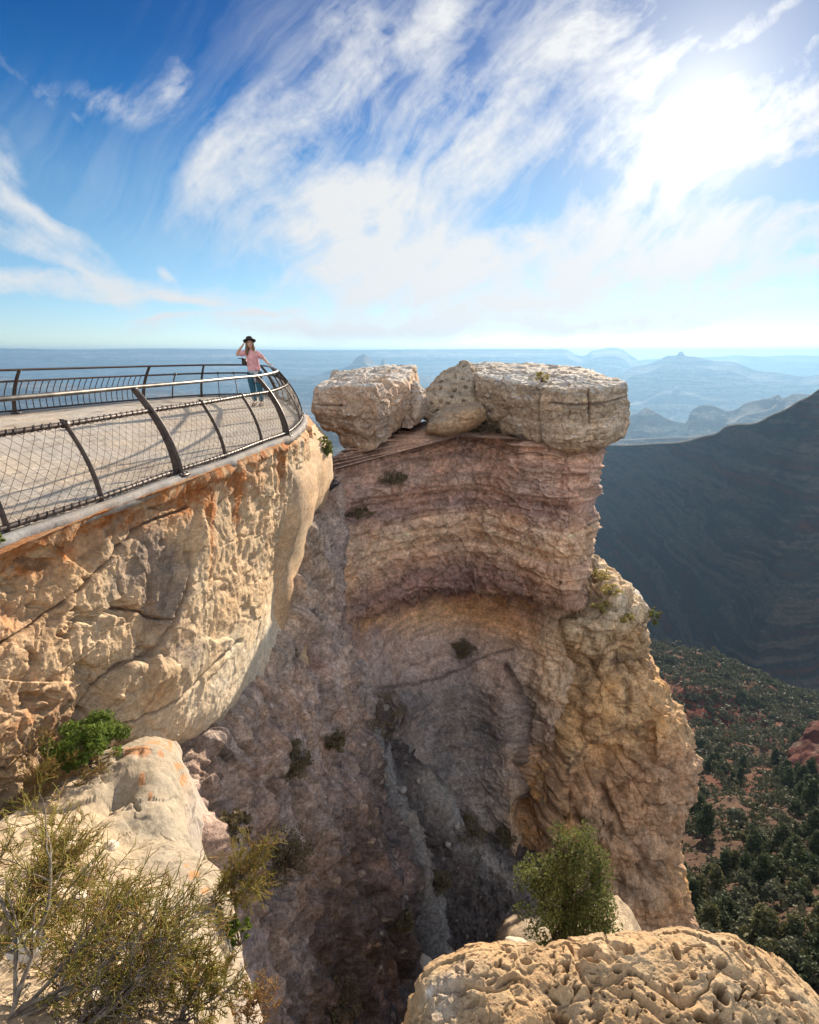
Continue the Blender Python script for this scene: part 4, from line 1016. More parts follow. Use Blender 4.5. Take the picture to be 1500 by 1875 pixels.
# ground under the viewer, and the outcrop that carries the juniper
def simple_mass(name, rows, nu, nv, back, mat, col0, col1, seed, amp=.3, freq=.8, dome=0):
    L = Loft(rows, nu, nv, back, 8)
    if dome: L.dome(None, .1, dome)
    p = L.pts(); n = L.normals(); base = p.copy()
    f1, _, cid, _ = worley(p * freq * 2.5, seed)
    L.push(fbm(p * freq, 4, seed + 1) * amp + (.45 - f1) * amp * .35 + fbm(p * freq * 5, 5, seed + 2, gain=.6) * amp * .2, n)
    col = np.tile(np.array(col0, np.float32), (len(p), 1))
    col = blend(col, col1, sstep(-.1, .4, fbm(base * freq * 1.6, 4, seed + 3)) * .8) * (.85 + .3 * cid[:, None])
    o = L.build(name, mat, attrs={'col': np.clip(col, .015, .8)}); o['kind'] = 'structure'
    return o
A = lambda *k: np.array(k, float)
simple_mass('rim_ground', [[A(-3.2, .4, -2.7), A(-1.2, .75, -2.95), A(-.3, .75, -3.3), A(.5, .95, -3.5), A(1.6, 1.15, -3.5), A(3.2, 1.2, -3.3), A(5, .8, -3)],
                           [A(-3.2, .5, -4.0), A(-1.2, .9, -4.4), A(-.3, .9, -4.6), A(.5, 1.3, -5.0), A(1.6, 1.6, -5.0), A(3.2, 1.6, -4.8), A(5, 1, -4.5)],
                           [A(-3.2, .7, -9.), A(-1.2, 1., -9.5), A(-.2, 1.2, -9.6), A(.7, 1.9, -10), A(1.7, 2.6, -10), A(3.4, 2.6, -9.8), A(5.5, 1.6, -9.5)],
                           [A(-3.2, .9, -24.), A(-1.2, 1.2, -24), A(-.1, 1.8, -24), A(.9, 3.0, -24), A(1.9, 3.8, -24), A(3.6, 3.8, -24), A(6, 2.6, -24)]],
            q(24), q(26), (0, -5, .4), M_RUBBLE, (.44, .35, .25), (.33, .24, .18), 840, .3, 1.0, 8)
simple_mass('juniper_outcrop', [[(905, 1790, 6.3), (945, 1752, 6.2), (1000, 1744, 6.0), (1060, 1742, 5.9), (1120, 1728, 6.1), (1150, 1745, 6.5)],
                                [(890, 1840, 6.1), (930, 1800, 5.8), (1000, 1780, 5.6), (1060, 1770, 5.5), (1130, 1750, 5.8), (1170, 1760, 6.5)],
                                [(860, 1900, 6.2), (920, 1900, 5.5), (1000, 1920, 5.0), (1080, 1920, 5.0), (1160, 1900, 5.4), (1220, 1900, 6.3)],
                                [(820, 2500, 5.5), (920, 2500, 4.6), (1000, 2500, 4.2), (1100, 2500, 4.2), (1200, 2500, 4.6), (1300, 2500, 5.6)]],
            q(26), q(24), (.4, 1.4, -.6), M_RUBBLE, (.44, .36, .26), (.33, .25, .18), 860, .10, 1.6, 8)
# ================================================================== FAR COUNTRY
def far_mat(name, c1, c2, c3, zf, scale, veg=(.06, .065, .04), vegamt=.5):
    m, t, b = new_mat(name)
    geo = t.new('ShaderNodeNewGeometry'); pos = geo.outputs['Position']
    wob = t.vmath('SCALE', t.noise(pos, scale, 4, color=True), 1.5)
    bands = t.noise(t.vmath('ADD', t.scalev(pos, (scale * .2, scale * .2, zf)), wob), 1.0, 5, .65)
    c = t.ramp(bands, [(.32, c1), (.47, c2), (.56, c3), (.68, c2)])
    n = t.noise(pos, scale * 12, 8, .7)
    val = t.mapr(n, .3, .7, .65, 1.3)
    c = t.mix(1.0, c, t.comb(val, val, val), 'MULTIPLY')
    vn = t.noise(pos, scale * 26, 6, .75)
    up = t.mapr(t.xyz(geo.outputs['Normal'])[2], .15, .6)
    c = t.mix(t.math('MULTIPLY', t.math('MULTIPLY', t.mapr(vn, .46, .56), up), vegamt), c, veg)
    t.put(b.inputs['Base Color'], c)
    b.inputs['Roughness'].default_value = .95; b.inputs['Specular IOR Level'].default_value = .05
    bp = t.new('ShaderNodeBump'); bp.inputs['Strength'].default_value = .8; bp.inputs['Distance'].default_value = .25 / scale * .1
    t.put(bp.inputs['Height'], t.math('ADD', n, bands)); t.l.new(bp.outputs[0], b.inputs['Normal'])
    return m
M_FAR = far_mat('far canyon strata', (.15, .085, .07), (.13, .11, .09), (.36, .29, .22), .012, .0016)
M_MESA = far_mat('red mesa strata', (.075, .026, .02), (.022, .024, .028), (.075, .054, .046), .055, .0095, vegamt=.7, veg=(.022, .027, .02))
FLOOR = -1150.0

def ridge(name, crest, foot, drop, seed, mat, rough=1.0, ledges=(), nu=10, back=None, nvs=40):
    """crest: pixel skyline + distance; the front falls by 'drop' over 'foot' metres towards the viewer, the back likewise"""
    C = [P(*c) for c in crest]
    rows = []
    prof = ledges or [(0, 0), (.05, .16), (.22, .30), (.26, .46), (.55, .66), (.6, .78), (1.0, 1.0)]
    bk = back or foot
    for k in (1.0, .4, .08):
        rows.append([c + np.array([c[0], c[1], 0]) / np.hypot(c[0], c[1]) * bk * k - np.array([0, 0, drop * (k ** .7 if k > .1 else .0)]) for c in C])
    for s, hgt in prof:
        rows.append([c - np.array([c[0], c[1], 0]) / np.hypot(c[0], c[1]) * foot * s - np.array([0, 0, drop * hgt]) for c in C])
    S = Sheet(rows, nu, [6, 6, 3] + [max(5, int(nvs * (prof[i + 1][1] - prof[i][1] + prof[i + 1][0] - prof[i][0]) / 2)) for i in range(len(prof) - 1)])
    p = S.pts(); sc = 1.0 / foot
    hyp = np.hypot(p[:, 0], p[:, 1]); out = np.stack([-p[:, 0] / hyp, -p[:, 1] / hyp, np.zeros(len(p))], 1)
    w = sstep(3.0, 4.2, S.V)
    g = fbm(np.stack([np.arctan2(p[:, 0], p[:, 1]) * hyp.mean() * sc * 1.6, p[:, 2] * sc * .25, p[:, 0] * 0 + seed], 1), 5, seed, ridged=True)
    g2 = fbm(p * sc * 5, 5, seed + 1)
    d = (g * .24 + g2 * .08) * foot * rough * w
    S.X = (p + out * d[:, None] + np.array([0, 0, 1.0]) * (fbm(p * sc * 3, 5, seed + 2) * foot * .012 * rough * w)[:, None]).reshape(S.X.shape).astype(np.float32)
    o = S.build(name, mat); o['kind'] = 'structure'
    return S

def canyon_floor():
    n_a, n_r = 160, 60
    az = np.linspace(R(-180), R(180), n_a + 1); rr = np.geomspace(40, 26000, n_r)
    A_, R_ = np.meshgrid(az, rr)
    x, y = np.sin(A_) * R_, np.cos(A_) * R_
    z = -320 - 750 * sstep(60, 1600, R_) - 80 * sstep(3500, 9000, R_)
    p = np.stack([x, y, z], -1).reshape(-1, 3).astype(np.float32)
    p[:, 2] += fbm(np.stack([p[:, 0] / 1500, p[:, 1] / 1500, p[:, 0] * 0], 1), 5, 900) * np.clip(R_.ravel() * .05, 0, 160)
    j, i = np.meshgrid(np.arange(n_r - 1), np.arange(n_a), indexing='ij'); a = j * (n_a + 1) + i
    F = np.stack([a, a + n_a + 1, a + n_a + 2, a + 1], -1).reshape(-1, 4)
    mesh_obj('canyon_floor', p, F, M_FAR)['kind'] = 'structure'
canyon_floor()
terr = [(0, 0), (.02, .10), (.10, .15), (.12, .27), (.30, .36), (.34, .52), (.60, .64), (.64, .78), (1.0, 1.0)]
ridge('far_rim', [(-900, 650, 15000), (-400, 642, 15000), (0, 641, 14500), (130, 643, 14500), (280, 641, 14600), (400, 642, 14700), (470, 643, 15000), (600, 644, 15000), (750, 643, 15000), (880, 642, 15000), (1000, 642, 15000), (1038, 643, 15000), (1052, 650, 15000), (1062, 654, 14800), (1075, 652, 14500), (1085, 645, 14300), (1094, 643, 14300), (1140, 643, 14300), (1150, 650, 14300), (1166, 661, 14300), (1220, 690, 14300)],
      4200, 1150, 910, M_FAR, .9, terr, 22, 6000, 110)
ridge('far_rim', [(1130, 668, 17500), (1170, 662, 17500), (1260, 657, 17500), (1320, 655, 17500), (1345, 653, 17500), (1400, 655, 17500), (1440, 653, 17500), (1500, 654, 17500), (1700, 652, 17500), (2000, 655, 17500), (2600, 655, 17500)], 4200, 1150, 920, M_FAR, .8, terr, 22, 6000, 80)
ridge('butte_ridge', [(1120, 700, 10500), (1165, 672, 10500), (1185, 669, 10500), (1205, 661, 10500), (1222, 653, 10400), (1240, 651, 10400), (1244, 646, 10400), (1249, 645, 10400), (1253, 651, 10400), (1275, 655, 10400), (1310, 663, 10300), (1340, 664, 10300), (1385, 680, 10200), (1430, 684, 10200), (1470, 691, 10200), (1500, 688, 10100), (1560, 676, 10100), (1700, 670, 10100)], 3000, 900, 930, M_FAR, .7, terr, 14, 2500, 80)
ridge('butte_ridge', [(430, 715, 9300), (520, 695, 9300), (575, 690, 9300), (610, 678, 9300), (640, 671, 9300), (655, 655, 9300), (668, 650, 9300), (680, 660, 9300), (694, 672, 9300), (699, 662, 9300), (703, 658, 9300), (710, 668, 9300), (730, 682, 9300), (790, 690, 9300), (860, 700, 9300), (1000, 712, 9300), (1150, 722, 9300)], 2300, 850, 940, M_FAR, .8, terr, 14, 2000, 80)
ridge('butte_ridge', [(-500, 690, 8000), (-200, 684, 8000), (0, 690, 8000), (90, 700, 7800), (180, 712, 7600), (300, 716, 7400), (420, 730, 7200), (560, 745, 7000), (700, 752, 7000), (900, 760, 7000)], 2600, 700, 950, M_FAR, 1.0, terr, 26, 2000, 80)
ridge('low_ridge', [(900, 790, 4700), (1100, 775, 4600), (1146, 764, 4600), (1165, 759, 4600), (1183, 748, 4600), (1200, 756, 4600), (1222, 769, 4600), (1255, 775, 4600), (1268, 752, 4500), (1283, 744, 4500), (1302, 744, 4500), (1330, 754, 4400), (1345, 752, 4300), (1365, 740, 4300), (1395, 733, 4200), (1418, 727, 4200), (1424, 724, 4200), (1432, 730, 4200), (1452, 723, 4200), (1482, 724, 4200), (1530, 735, 4200), (1650, 760, 4200)], 1300, 520, 960, M_FAR, .5, terr, 14, 1000, 70)
ridge('low_ridge', [(450, 800, 3300), (560, 778, 3300), (610, 768, 3300), (700, 790, 3300), (900, 800, 3200), (1050, 806, 3200), (1140, 808, 3100), (1200, 805, 3000), (1300, 800, 2900), (1500, 780, 2800)], 900, 500, 965, M_FAR, .5, terr, 20, 900, 60)
mprof = [(0, 0), (.03, .08), (.16, .15), (.20, .26), (.42, .40), (.45, .50), (.72, .66), (.75, .76), (1.0, 1.0)]
ridge('mesa', [(700, 850, 2100), (900, 830, 1766), (1050, 819, 1516), (1090, 817, 1450), (1150, 817, 1312), (1200, 814, 1197), (1240, 812, 1105), (1262, 808, 1057), (1290, 800, 1020), (1312, 795, 990), (1328, 783, 969), (1345, 779, 946), (1392, 773, 892), (1408, 764, 883), (1440, 750, 864), (1462, 736, 850), (1480, 728, 840), (1500, 714, 842), (1560, 700, 849), (1700, 690, 865), (2000, 690, 900)], 430, 400, 970, M_MESA, .20, mprof, 22, 300, 150)
# ------------------------------------------------------------------ brushy red slope down to the right
def slope_mat():
    m, t, b = new_mat('red earth slope')
    geo = t.new('ShaderNodeNewGeometry'); pos = geo.outputs['Position']
    at = t.new('ShaderNodeAttribute', attribute_name='col').outputs['Color']
    n = t.noise(pos, .35, 9, .72); val = t.mapr(n, .3, .7, .6, 1.35)
    c = t.mix(1.0, at, t.comb(val, val, val), 'MULTIPLY')
    t.put(b.inputs['Base Color'], c); b.inputs['Roughness'].default_value = .95; b.inputs['Specular IOR Level'].default_value = .05
    bp = t.new('ShaderNodeBump'); bp.inputs['Strength'].default_value = .7; bp.inputs['Distance'].default_value = 1.0
    t.put(bp.inputs['Height'], n); t.l.new(bp.outputs[0], b.inputs['Normal'])
    return m
SL_ROWS = [
    [P(1060, 1165, 400) + A(0, 160, -150), P(1180, 1178, 390) + A(0, 160, -150), P(1250, 1190, 372) + A(0, 160, -150), P(1325, 1209, 355) + A(0, 160, -150), P(1400, 1244, 330) + A(0, 160, -150), P(1470, 1270, 310) + A(0, 160, -150), P(1560, 1290, 300) + A(0, 160, -150), P(1760, 1330, 280) + A(0, 160, -150), P(2300, 1400, 240) + A(0, 160, -150)],
    [(1060, 1160, 400), (1180, 1180, 390), (1250, 1193, 372), (1325, 1213, 355), (1400, 1248, 330), (1470, 1274, 310), (1560, 1294, 300), (1760, 1334, 280), (2300, 1404, 240)],
    [(1060, 1220, 345), (1180, 1235, 335), (1250, 1250, 322), (1325, 1275, 300), (1400, 1300, 282), (1470, 1320, 268), (1560, 1340, 260), (1760, 1380, 240), (2300, 1450, 205)],
    [(1060, 1290, 290), (1180, 1300, 275), (1250, 1310, 262), (1325, 1328, 248), (1400, 1342, 236), (1470, 1356, 228), (1560, 1380, 218), (1760, 1420, 200), (2300, 1490, 170)],
    [(1060, 1350, 235), (1180, 1360, 222), (1250, 1372, 212), (1325, 1385, 202), (1400, 1396, 192), (1470, 1410, 182), (1560, 1430, 172), (1760, 1470, 158), (2300, 1530, 130)],
    [(1060, 1420, 170), (1180, 1430, 160), (1250, 1436, 152), (1325, 1440, 146), (1400, 1450, 136), (1470, 1460, 128), (1560, 1480, 120), (1760, 1520, 108), (2300, 1580, 92)],
    [(1060, 1490, 118), (1180, 1490, 112), (1250, 1490, 107), (1325, 1480, 104), (1400, 1490, 98), (1470, 1500, 92), (1560, 1520, 86), (1760, 1560, 78), (2300, 1620, 66)],
    [(1060, 1590, 78), (1180, 1590, 74), (1250, 1590, 71), (1325, 1590, 68), (1400, 1595, 65), (1470, 1600, 62), (1560, 1620, 58), (1760, 1650, 53), (2300, 1700, 46)],
    [(1060, 1710, 52), (1180, 1710, 50), (1250, 1710, 48), (1325, 1710, 46), (1400, 1710, 44), (1470, 1715, 42), (1560, 1730, 40), (1760, 1750, 37), (2300, 1800, 32)],
    [(1060, 1900, 35), (1180, 1900, 33), (1250, 1900, 32), (1325, 1900, 31), (1400, 1900, 30), (1470, 1900, 29), (1560, 1900, 28), (1760, 1920, 26), (2300, 1960, 23)],
    [(1060, 2400, 22), (1180, 2400, 21), (1250, 2400, 20), (1325, 2400, 20), (1400, 2400, 19), (1470, 2400, 19), (1560, 2400, 18), (1760, 2400, 17), (2300, 2400, 15)]]
SLOPE = Sheet(SL_ROWS, [20, 34, 34, 34, 34, 34, 24, 14], [8, 34, 34, 34, 34, 36, 40, 40, 40, 14])
SLOPE_MAT = slope_mat()
def build_slope():
    S = SLOPE; p = S.pts(); U, V = S.U, S.V; base = p.copy()
    amp = np.interp(V, [0, 1, 4, 6, 8, 10], [10, 5, 5, 2.6, 1.6, .8])
    sc = np.interp(V, [0, 1, 4, 6, 8, 10], [.022, .022, .03, .05, .08, .15])
    q_ = np.stack([p[:, 0] * .03, p[:, 1] * .03, p[:, 2] * 0], 1).astype(np.float32)
    rid = fbm(q_ * np.array([1, 1.6, 1]), 5, 1001, ridged=True)
    q2 = np.stack([p[:, 0] * .12, p[:, 1] * .12, p[:, 2] * 0], 1).astype(np.float32)
    dz = rid * amp * 1.1 + fbm(q2, 5, 1002) * amp * .5
    dz += -9 * rbf(U, V, [(2.6, 2.9, 1.8, .35, 1)]) + 5 * rbf(U, V, [(2.4, 2.3, 1.5, .3, 1)]) - 5 * rbf(U, V, [(2.4, 5.4, 1.2, .35, 1)]) + 1.0 * rbf(U, V, [(3.3, 6.0, .5, .2, 1.2), (4.6, 5.9, .4, .2, 1)])
    edge = sstep(0.0, 1.0, V) 
    S.X = (p + np.array([0, 0, 1.0]) * (dz * (.25 + .75 * sstep(1, 1.6, V)))[:, None]).reshape(S.X.shape).astype(np.float32)
    n = S.normals()
    col = np.tile(np.array([.15, .075, .048], np.float32), (len(p), 1))
    col = blend(col, (.20, .058, .036), np.clip(rbf(U, V, [(2.4, 2.75, 2.2, .5, 1.1), (2.5, 5.45, 1.6, .4, 1.0), (5, 3.2, 1, .4, .7)]), 0, 1) * .9)
    col = blend(col, (.18, .125, .085), sstep(-.05, .35, fbm(q2 * .7, 4, 1003)) * .6)
    col = blend(col, (.24, .18, .135), sstep(.2, .4, fbm(q2 * 1.7, 4, 1004)) * .6 + 0)
    col = blend(col, (.24, .18, .13), rbf(U, V, [(3.3, 6.0, .3, .1, .6), (4.6, 5.9, .3, .1, .6)]))
    col = blend(col, (.12, .085, .06), sstep(5.2, 6.5, V) * .6)
    S.build('scrub_slope', SLOPE_MAT, attrs={'col': np.clip(col * np.array([.62, .60, .60]), .015, .8)})['kind'] = 'structure'  # whole slope dimmed, the shade lying on it put into the colour
    return n
SLOPE_N = build_slope()

# red outcrop at the right edge
def red_outcrop():
    L = Loft([[(1488, 1330, 176), (1500, 1305, 172), (1530, 1290, 172), (1580, 1300, 176)],
              [(1468, 1362, 168), (1488, 1350, 163), (1525, 1335, 162), (1600, 1340, 168)],
              [(1446, 1400, 158), (1470, 1395, 152), (1515, 1380, 151), (1620, 1385, 158)],
              [(1430, 1432, 148), (1455, 1432, 142), (1500, 1420, 140), (1640, 1425, 148)],
              [(1425, 1470, 140), (1455, 1475, 134), (1500, 1465, 132), (1650, 1465, 140)]],
             [20, 24, 16], [16, 20, 20, 14], (6, 9, -8), 10).dome(None, .5, 8)
    p = L.pts(); n = L.normals(); base = p.copy()
    f1, _, cid, _ = worley(p * .14, 1010)
    L.push(fbm(p * .07, 5, 1011) * 4 + (.5 - f1) * 3 + fbm(p * .5, 4, 1012) * .7, n)
    col = np.tile(np.array([.095, .036, .028], np.float32), (len(p), 1))
    col = blend(col, (.19, .145, .11), sstep(.05, .35, fbm(base * .16, 4, 1013)) * .8) * (.8 + .4 * cid[:, None])
    c = base.mean(0); c[2] = base[:, 2].min()
    o = L.build('red_outcrop', SLOPE_MAT, loc=c, attrs={'col': np.clip(col, .02, .8)})
    tag(o, 'dark red rock outcrop leaning up at the right edge above the wooded slope', 'rock')
red_outcrop()

# ------------------------------------------------------------------ foliage builders
def leaf_cloud(centres, radii, n_each, size, rng, flat=.8, aspect=1.6):
    """many small leaf faces spread through lumpy clumps -> V, F (quads)"""
    Vs = []
    for c, r in zip(centres, radii):
        n = max(3, int(n_each * (r / max(radii)) ** 2))
        d = rng.normal(size=(n, 3)); d /= np.linalg.norm(d, axis=1, keepdims=True)
        rad = r * (rng.random(n) ** .45)[:, None]
        ctr = np.asarray(c) + d * rad * np.array([1, 1, flat])
        a = rng.normal(size=(n, 3)); a /= np.linalg.norm(a, axis=1, keepdims=True)
        a = a * .7 + d * .6
        a /= np.linalg.norm(a, axis=1, keepdims=True)
        b = np.cross(a, rng.normal(size=(n, 3))); b /= np.maximum(np.linalg.norm(b, axis=1, keepdims=True), 1e-6)
        s = size * (.6 + .8 * rng.random(n))[:, None]
        a = a * s * aspect; b = b * s
        Vs.append(np.stack([ctr - a * .5, ctr + b * .5, ctr + a * .5, ctr - b * .5], 1))
    V = np.concatenate(Vs).reshape(-1, 3)
    F = np.arange(len(V)).reshape(-1, 4)
    return V, F
class Tubes:
    """collects tapered tubes into one mesh"""
    def __init__(self): self.V = []; self.F = []; self.n = 0
    def add(self, pts, rad, sides=5, cap=True):
        pts = np.asarray(pts, float); k = len(pts)
        rad = np.full(k, rad, float) if np.isscalar(rad) else np.asarray(rad, float)
        t = np.gradient(pts, axis=0); t /= np.maximum(np.linalg.norm(t, axis=1, keepdims=True), 1e-9)
        ref = np.array([0, 0, 1.0]) if abs(t[0, 2]) < .9 else np.array([1.0, 0, 0])
        u = np.cross(t[0], ref); u /= np.linalg.norm(u)
        rings = []
        for i in range(k):
            u = u - t[i] * (u @ t[i]); u /= max(np.linalg.norm(u), 1e-9)
            w = np.cross(t[i], u)
            a = np.arange(sides) * 2 * math.pi / sides
            rings.append(pts[i] + rad[i] * (np.cos(a)[:, None] * u + np.sin(a)[:, None] * w))
        self.V.append(np.concatenate(rings))
        i, j = np.meshgrid(np.arange(k - 1), np.arange(sides), indexing='ij')
        a = i * sides + j; b = i * sides + (j + 1) % sides
        self.F.append(np.stack([a, b, b + sides, a + sides], -1).reshape(-1, 4) + self.n)
        if cap and sides == 4:
            self.F.append(np.array([[0, 3, 2, 1], [(k - 1) * 4, (k - 1) * 4 + 1, (k - 1) * 4 + 2, (k - 1) * 4 + 3]]) + self.n)
        elif cap and sides >= 6:
            for base, fl in ((0, True), ((k - 1) * sides, False)):
                for h in range(1, sides - 2, 2):
                    f = [base, base + h, base + h + 1, base + h + 2]
                    self.F.append(np.array([f[::-1] if fl else f]) + self.n)
        self.n += k * sides
        return self
    def grid(self, G):
        """an open grid of points (r,c,3)"""
        r, c = G.shape[:2]; self.V.append(G.reshape(-1, 3))
        i, j = np.meshgrid(np.arange(r - 1), np.arange(c - 1), indexing='ij'); a = i * c + j
        self.F.append(np.stack([a, a + 1, a + c + 1, a + c], -1).reshape(-1, 4) + self.n); self.n += r * c
        return self
    def box(self, c, ax, ay, az):
        c, ax, ay, az = (np.asarray(v, float) for v in (c, ax, ay, az))
        v = [c + sx * ax + sy * ay + sz * az for sz in (-1, 1) for sy in (-1, 1) for sx in (-1, 1)]
        f = np.array([(0, 2, 3, 1), (4, 5, 7, 6), (0, 1, 5, 4), (2, 6, 7, 3), (0, 4, 6, 2), (1, 3, 7, 5)])
        self.V.append(np.array(v)); self.F.append(f + self.n); self.n += 8
        return self
    def build(self, name, mat, parent=None, loc=None, smooth=True, attrs=None):
        return mesh_obj(name, np.concatenate(self.V), np.concatenate(self.F), mat, parent, loc, smooth, attrs)
BARK = flat_mat('grey juniper bark', (.17, .13, .10), .95, .4, 14, .4)
def tree_mesh_pair(seed, h, w, kind):
    """trunk (with limbs) and crown arrays about the origin; kind: 'pine' | 'round' | 'low'"""
    rng = np.random.default_rng(seed); T = Tubes(); cs, rs = [], []
    lean = rng.normal(size=2) * .06 * h
    th = h * {'pine': .9, 'round': .6, 'low': .4}[kind]
    tr = [np.array([lean[0] * k * k, lean[1] * k * k, th * k]) for k in np.linspace(0, 1, 6)]
    T.add(tr, np.linspace(.05 * h ** .8, .012 * h, 6), 5)
    nl = {'pine': 26, 'round': 20, 'low': 15}[kind]
    for i in range(nl):
        k = rng.uniform(.18, 1.0) if kind == 'pine' else rng.uniform(.25, .95)
        a = rng.uniform(0, 2 * math.pi)
        if kind == 'pine': reach = w * (1.12 - k) * rng.uniform(.55, 1.05); dz = rng.uniform(-.02, .08) * h
        elif kind == 'round': reach = w * rng.uniform(.25, .95) * math.sqrt(max(.1, 1 - (k - .5) ** 2 * 2)); dz = rng.uniform(.02, .34) * h
        else: reach = w * rng.uniform(.3, 1.0); dz = rng.uniform(.05, .45) * h
        b = np.array([lean[0] * k * k, lean[1] * k * k, th * k])
        e = b + np.array([math.cos(a) * reach, math.sin(a) * reach, dz])
        T.add([b, (b + e) / 2 + np.array([0, 0, -.02 * h]), e], [.018 * h, .012 * h, .005 * h], 4, False)
        cs.append(e); rs.append(h * (.10 if kind == 'pine' else .14) * rng.uniform(.7, 1.25))
        if rng.random() < .6: cs.append((b + e) / 2 + rng.normal(size=3) * .04 * h); rs.append(rs[-1] * .8)
    return T, cs, rs, rng
LEAF_DARK = leaf_mat('dark pinyon needles', (.026, .036, .018), (.085, .10, .045), .15, .6)
LEAF_GREY = leaf_mat('grey green sage', (.062, .068, .042), (.135, .135, .08), .15, .6)
LEAF_BRUSH = leaf_mat('dull green brush', (.05, .055, .024), (.15, .14, .06), .15, .6)
PROTO = {}
def proto_tree(key, seed, h, w, kind, mat, n_each, size):
    T, cs, rs, rng = tree_mesh_pair(seed, h, w, kind)
    V, F = leaf_cloud(cs, rs, n_each, size, rng)
    name = {'pine': 'pine_tree', 'round': 'juniper_bush', 'low': 'scrub_bush'}[kind]
    root = empty(name, (0, 0, 0), '', '')
    T.build('trunk', BARK, root); mesh_obj('crown', V, F, mat, root, smooth=False)
    PROTO[key] = root
def copy_tree(o):
    c = o.copy(); link(c)
    for ch in o.children:
        d = ch.copy(); link(d); d.parent = c
    return c
proto_tree('p1', 1, 4.6, 1.15, 'pine', LEAF_DARK, 70, .17)
proto_tree('p2', 2, 3.8, 1.25, 'pine', LEAF_BRUSH, 70, .17)
proto_tree('r1', 3, 2.7, 1.35, 'round', LEAF_DARK, 80, .16)
proto_tree('r2', 4, 2.3, 1.25, 'round', LEAF_BRUSH, 80, .16)
proto_tree('r3', 5, 2.0, 1.2, 'round', LEAF_GREY, 80, .15)
proto_tree('l2', 7, 1.3, 1.0, 'low', LEAF_BRUSH, 60, .13)
KIND = {'p1': ('dark pointed pine standing in the brush of the red slope', 'tree', 'pines on the slope'),
        'p2': ('dull green pointed pine standing in the brush of the red slope', 'tree', 'dull green pines on the slope'),
        'r1': ('dark round juniper bush growing on the wooded slope', 'bush', 'dark junipers on the slope'),
        'r2': ('dull green round juniper bush growing on the wooded slope', 'bush', 'dull green junipers on the slope'),
        'r3': ('grey green round bush growing on the wooded slope', 'bush', 'grey green bushes on the slope'),
        'l1': ('low grey green scrub bush growing on the red slope', 'bush', 'grey low scrub on the slope'),
        'l2': ('low dull green scrub bush growing on the red slope', 'bush', 'green low scrub on the slope')}
USED = set()
def place_tree(key, loc, s, rz):
    src = PROTO[key]
    o = copy_tree(src) if key in USED else src
    USED.add(key)
    o.location = tuple(float(c) for c in loc); o.scale = (s, s, s * random.uniform(.85, 1.15)); o.rotation_euler = (0, 0, rz)
    tag(o, *KIND[key])
    return o
def plant_slope():
    random.seed(5); rng = np.random.default_rng(77)
    S = SLOPE; X = S.X; nv, nu = S.nv, S.nu
    Xf = X.reshape(-1, 3)
    # cell areas seen from the camera in pixels -> even-ish cover
    px = []
    for v in range(nv - 1):
        pass
    d = Xf; cx = d[:, 0]; cy = d[:, 1] * CP - d[:, 2] * SP; cz = d[:, 1] * SP + d[:, 2] * CP
    sx = 750 + 1000 * cx / np.maximum(cy, .1); sy = 937.5 - 1000 * cz / np.maximum(cy, .1)
    veg = fbm(np.stack([d[:, 0] * .05, d[:, 1] * .05, d[:, 0] * 0], 1), 4, 1031)
    red = np.clip(rbf(S.U, S.V, [(2.4, 2.8, 2.0, .28, 1.0), (2.5, 5.45, 1.2, .28, .9)]), 0, 1)
    ok = (sx > 1150) & (sx < 1600) & (sy > 1165) & (sy < 1900) & (S.V >= 1)
    idx = np.nonzero(ok)[0]
    # weight: ground area
    a = np.linalg.norm(np.cross(np.gradient(X, axis=1), np.gradient(X, axis=0)), axis=2).ravel()[idx]
    dist = cy[idx]
    w = a * np.clip(.45 + 2.6 * veg[idx], .02, 1.6) * (1 - .85 * red[idx])
    def pick(mask, n):
        ww = w * mask; ww = ww / ww.sum()
        return rng.choice(len(idx), size=n, replace=False, p=ww)
    near, mid, far = dist < 95, (dist >= 95) & (dist < 210), dist >= 210
    for msk, n, keys, s0 in ((near, 165, ['r1', 'r2', 'p1', 'r3', 'r1', 'l2', 'p2'], 1.25), (mid, 120, ['r1', 'r2', 'p1', 'p1', 'r3'], 1.5), (far, 50, ['r1', 'r2'], 2.0)):
        for i in pick(msk, n):
            k = keys[int(rng.integers(len(keys)))]
            place_tree(k, Xf[idx[i]] - np.array([0, 0, .12]), s0 * rng.uniform(.7, 1.3), rng.uniform(0, 6.28))
    # the countless rest: small leaf tufts over the slope as one mass
    n = 9500
    wi = a / np.maximum(dist, 20) ** .8 * np.clip(.55 + 2.2 * veg[idx], .12, 1.7) * (1 - .9 * red[idx]); wi /= wi.sum()
    ch = rng.choice(len(idx), size=n, replace=True, p=wi)
    base = Xf[idx[ch]]; dd = dist[ch]
    base = base + rng.normal(size=base.shape) * np.array([1, 1, 0]) * (dd * .012)[:, None]
    r = np.clip(.25 + dd * .0052, .3, 2.0) * rng.uniform(.6, 1.3, n)
    m = 26
    dirs = rng.normal(size=(n, m, 3)); dirs /= np.linalg.norm(dirs, axis=2, keepdims=True)
    dirs[..., 2] = np.abs(dirs[..., 2]) * .9
    c = base[:, None, :] + dirs * (r[:, None, None] * (rng.random((n, m, 1)) ** .4))
    e1 = rng.normal(size=(n, m, 3)) * r[:, None, None] * .2; e2 = rng.normal(size=(n, m, 3)) * r[:, None, None] * .2
    V = np.stack([c - e1, c + e2, c + e1, c - e2], 2).reshape(-1, 3)
    o = mesh_obj('scrub', V, np.arange(len(V)).reshape(-1, 4), LEAF_SCRUB, smooth=False); o['kind'] = 'stuff'
LEAF_SCRUB = leaf_mat('mixed slope scrub', (.035, .042, .022), (.115, .11, .062), .12, .12)
plant_slope()
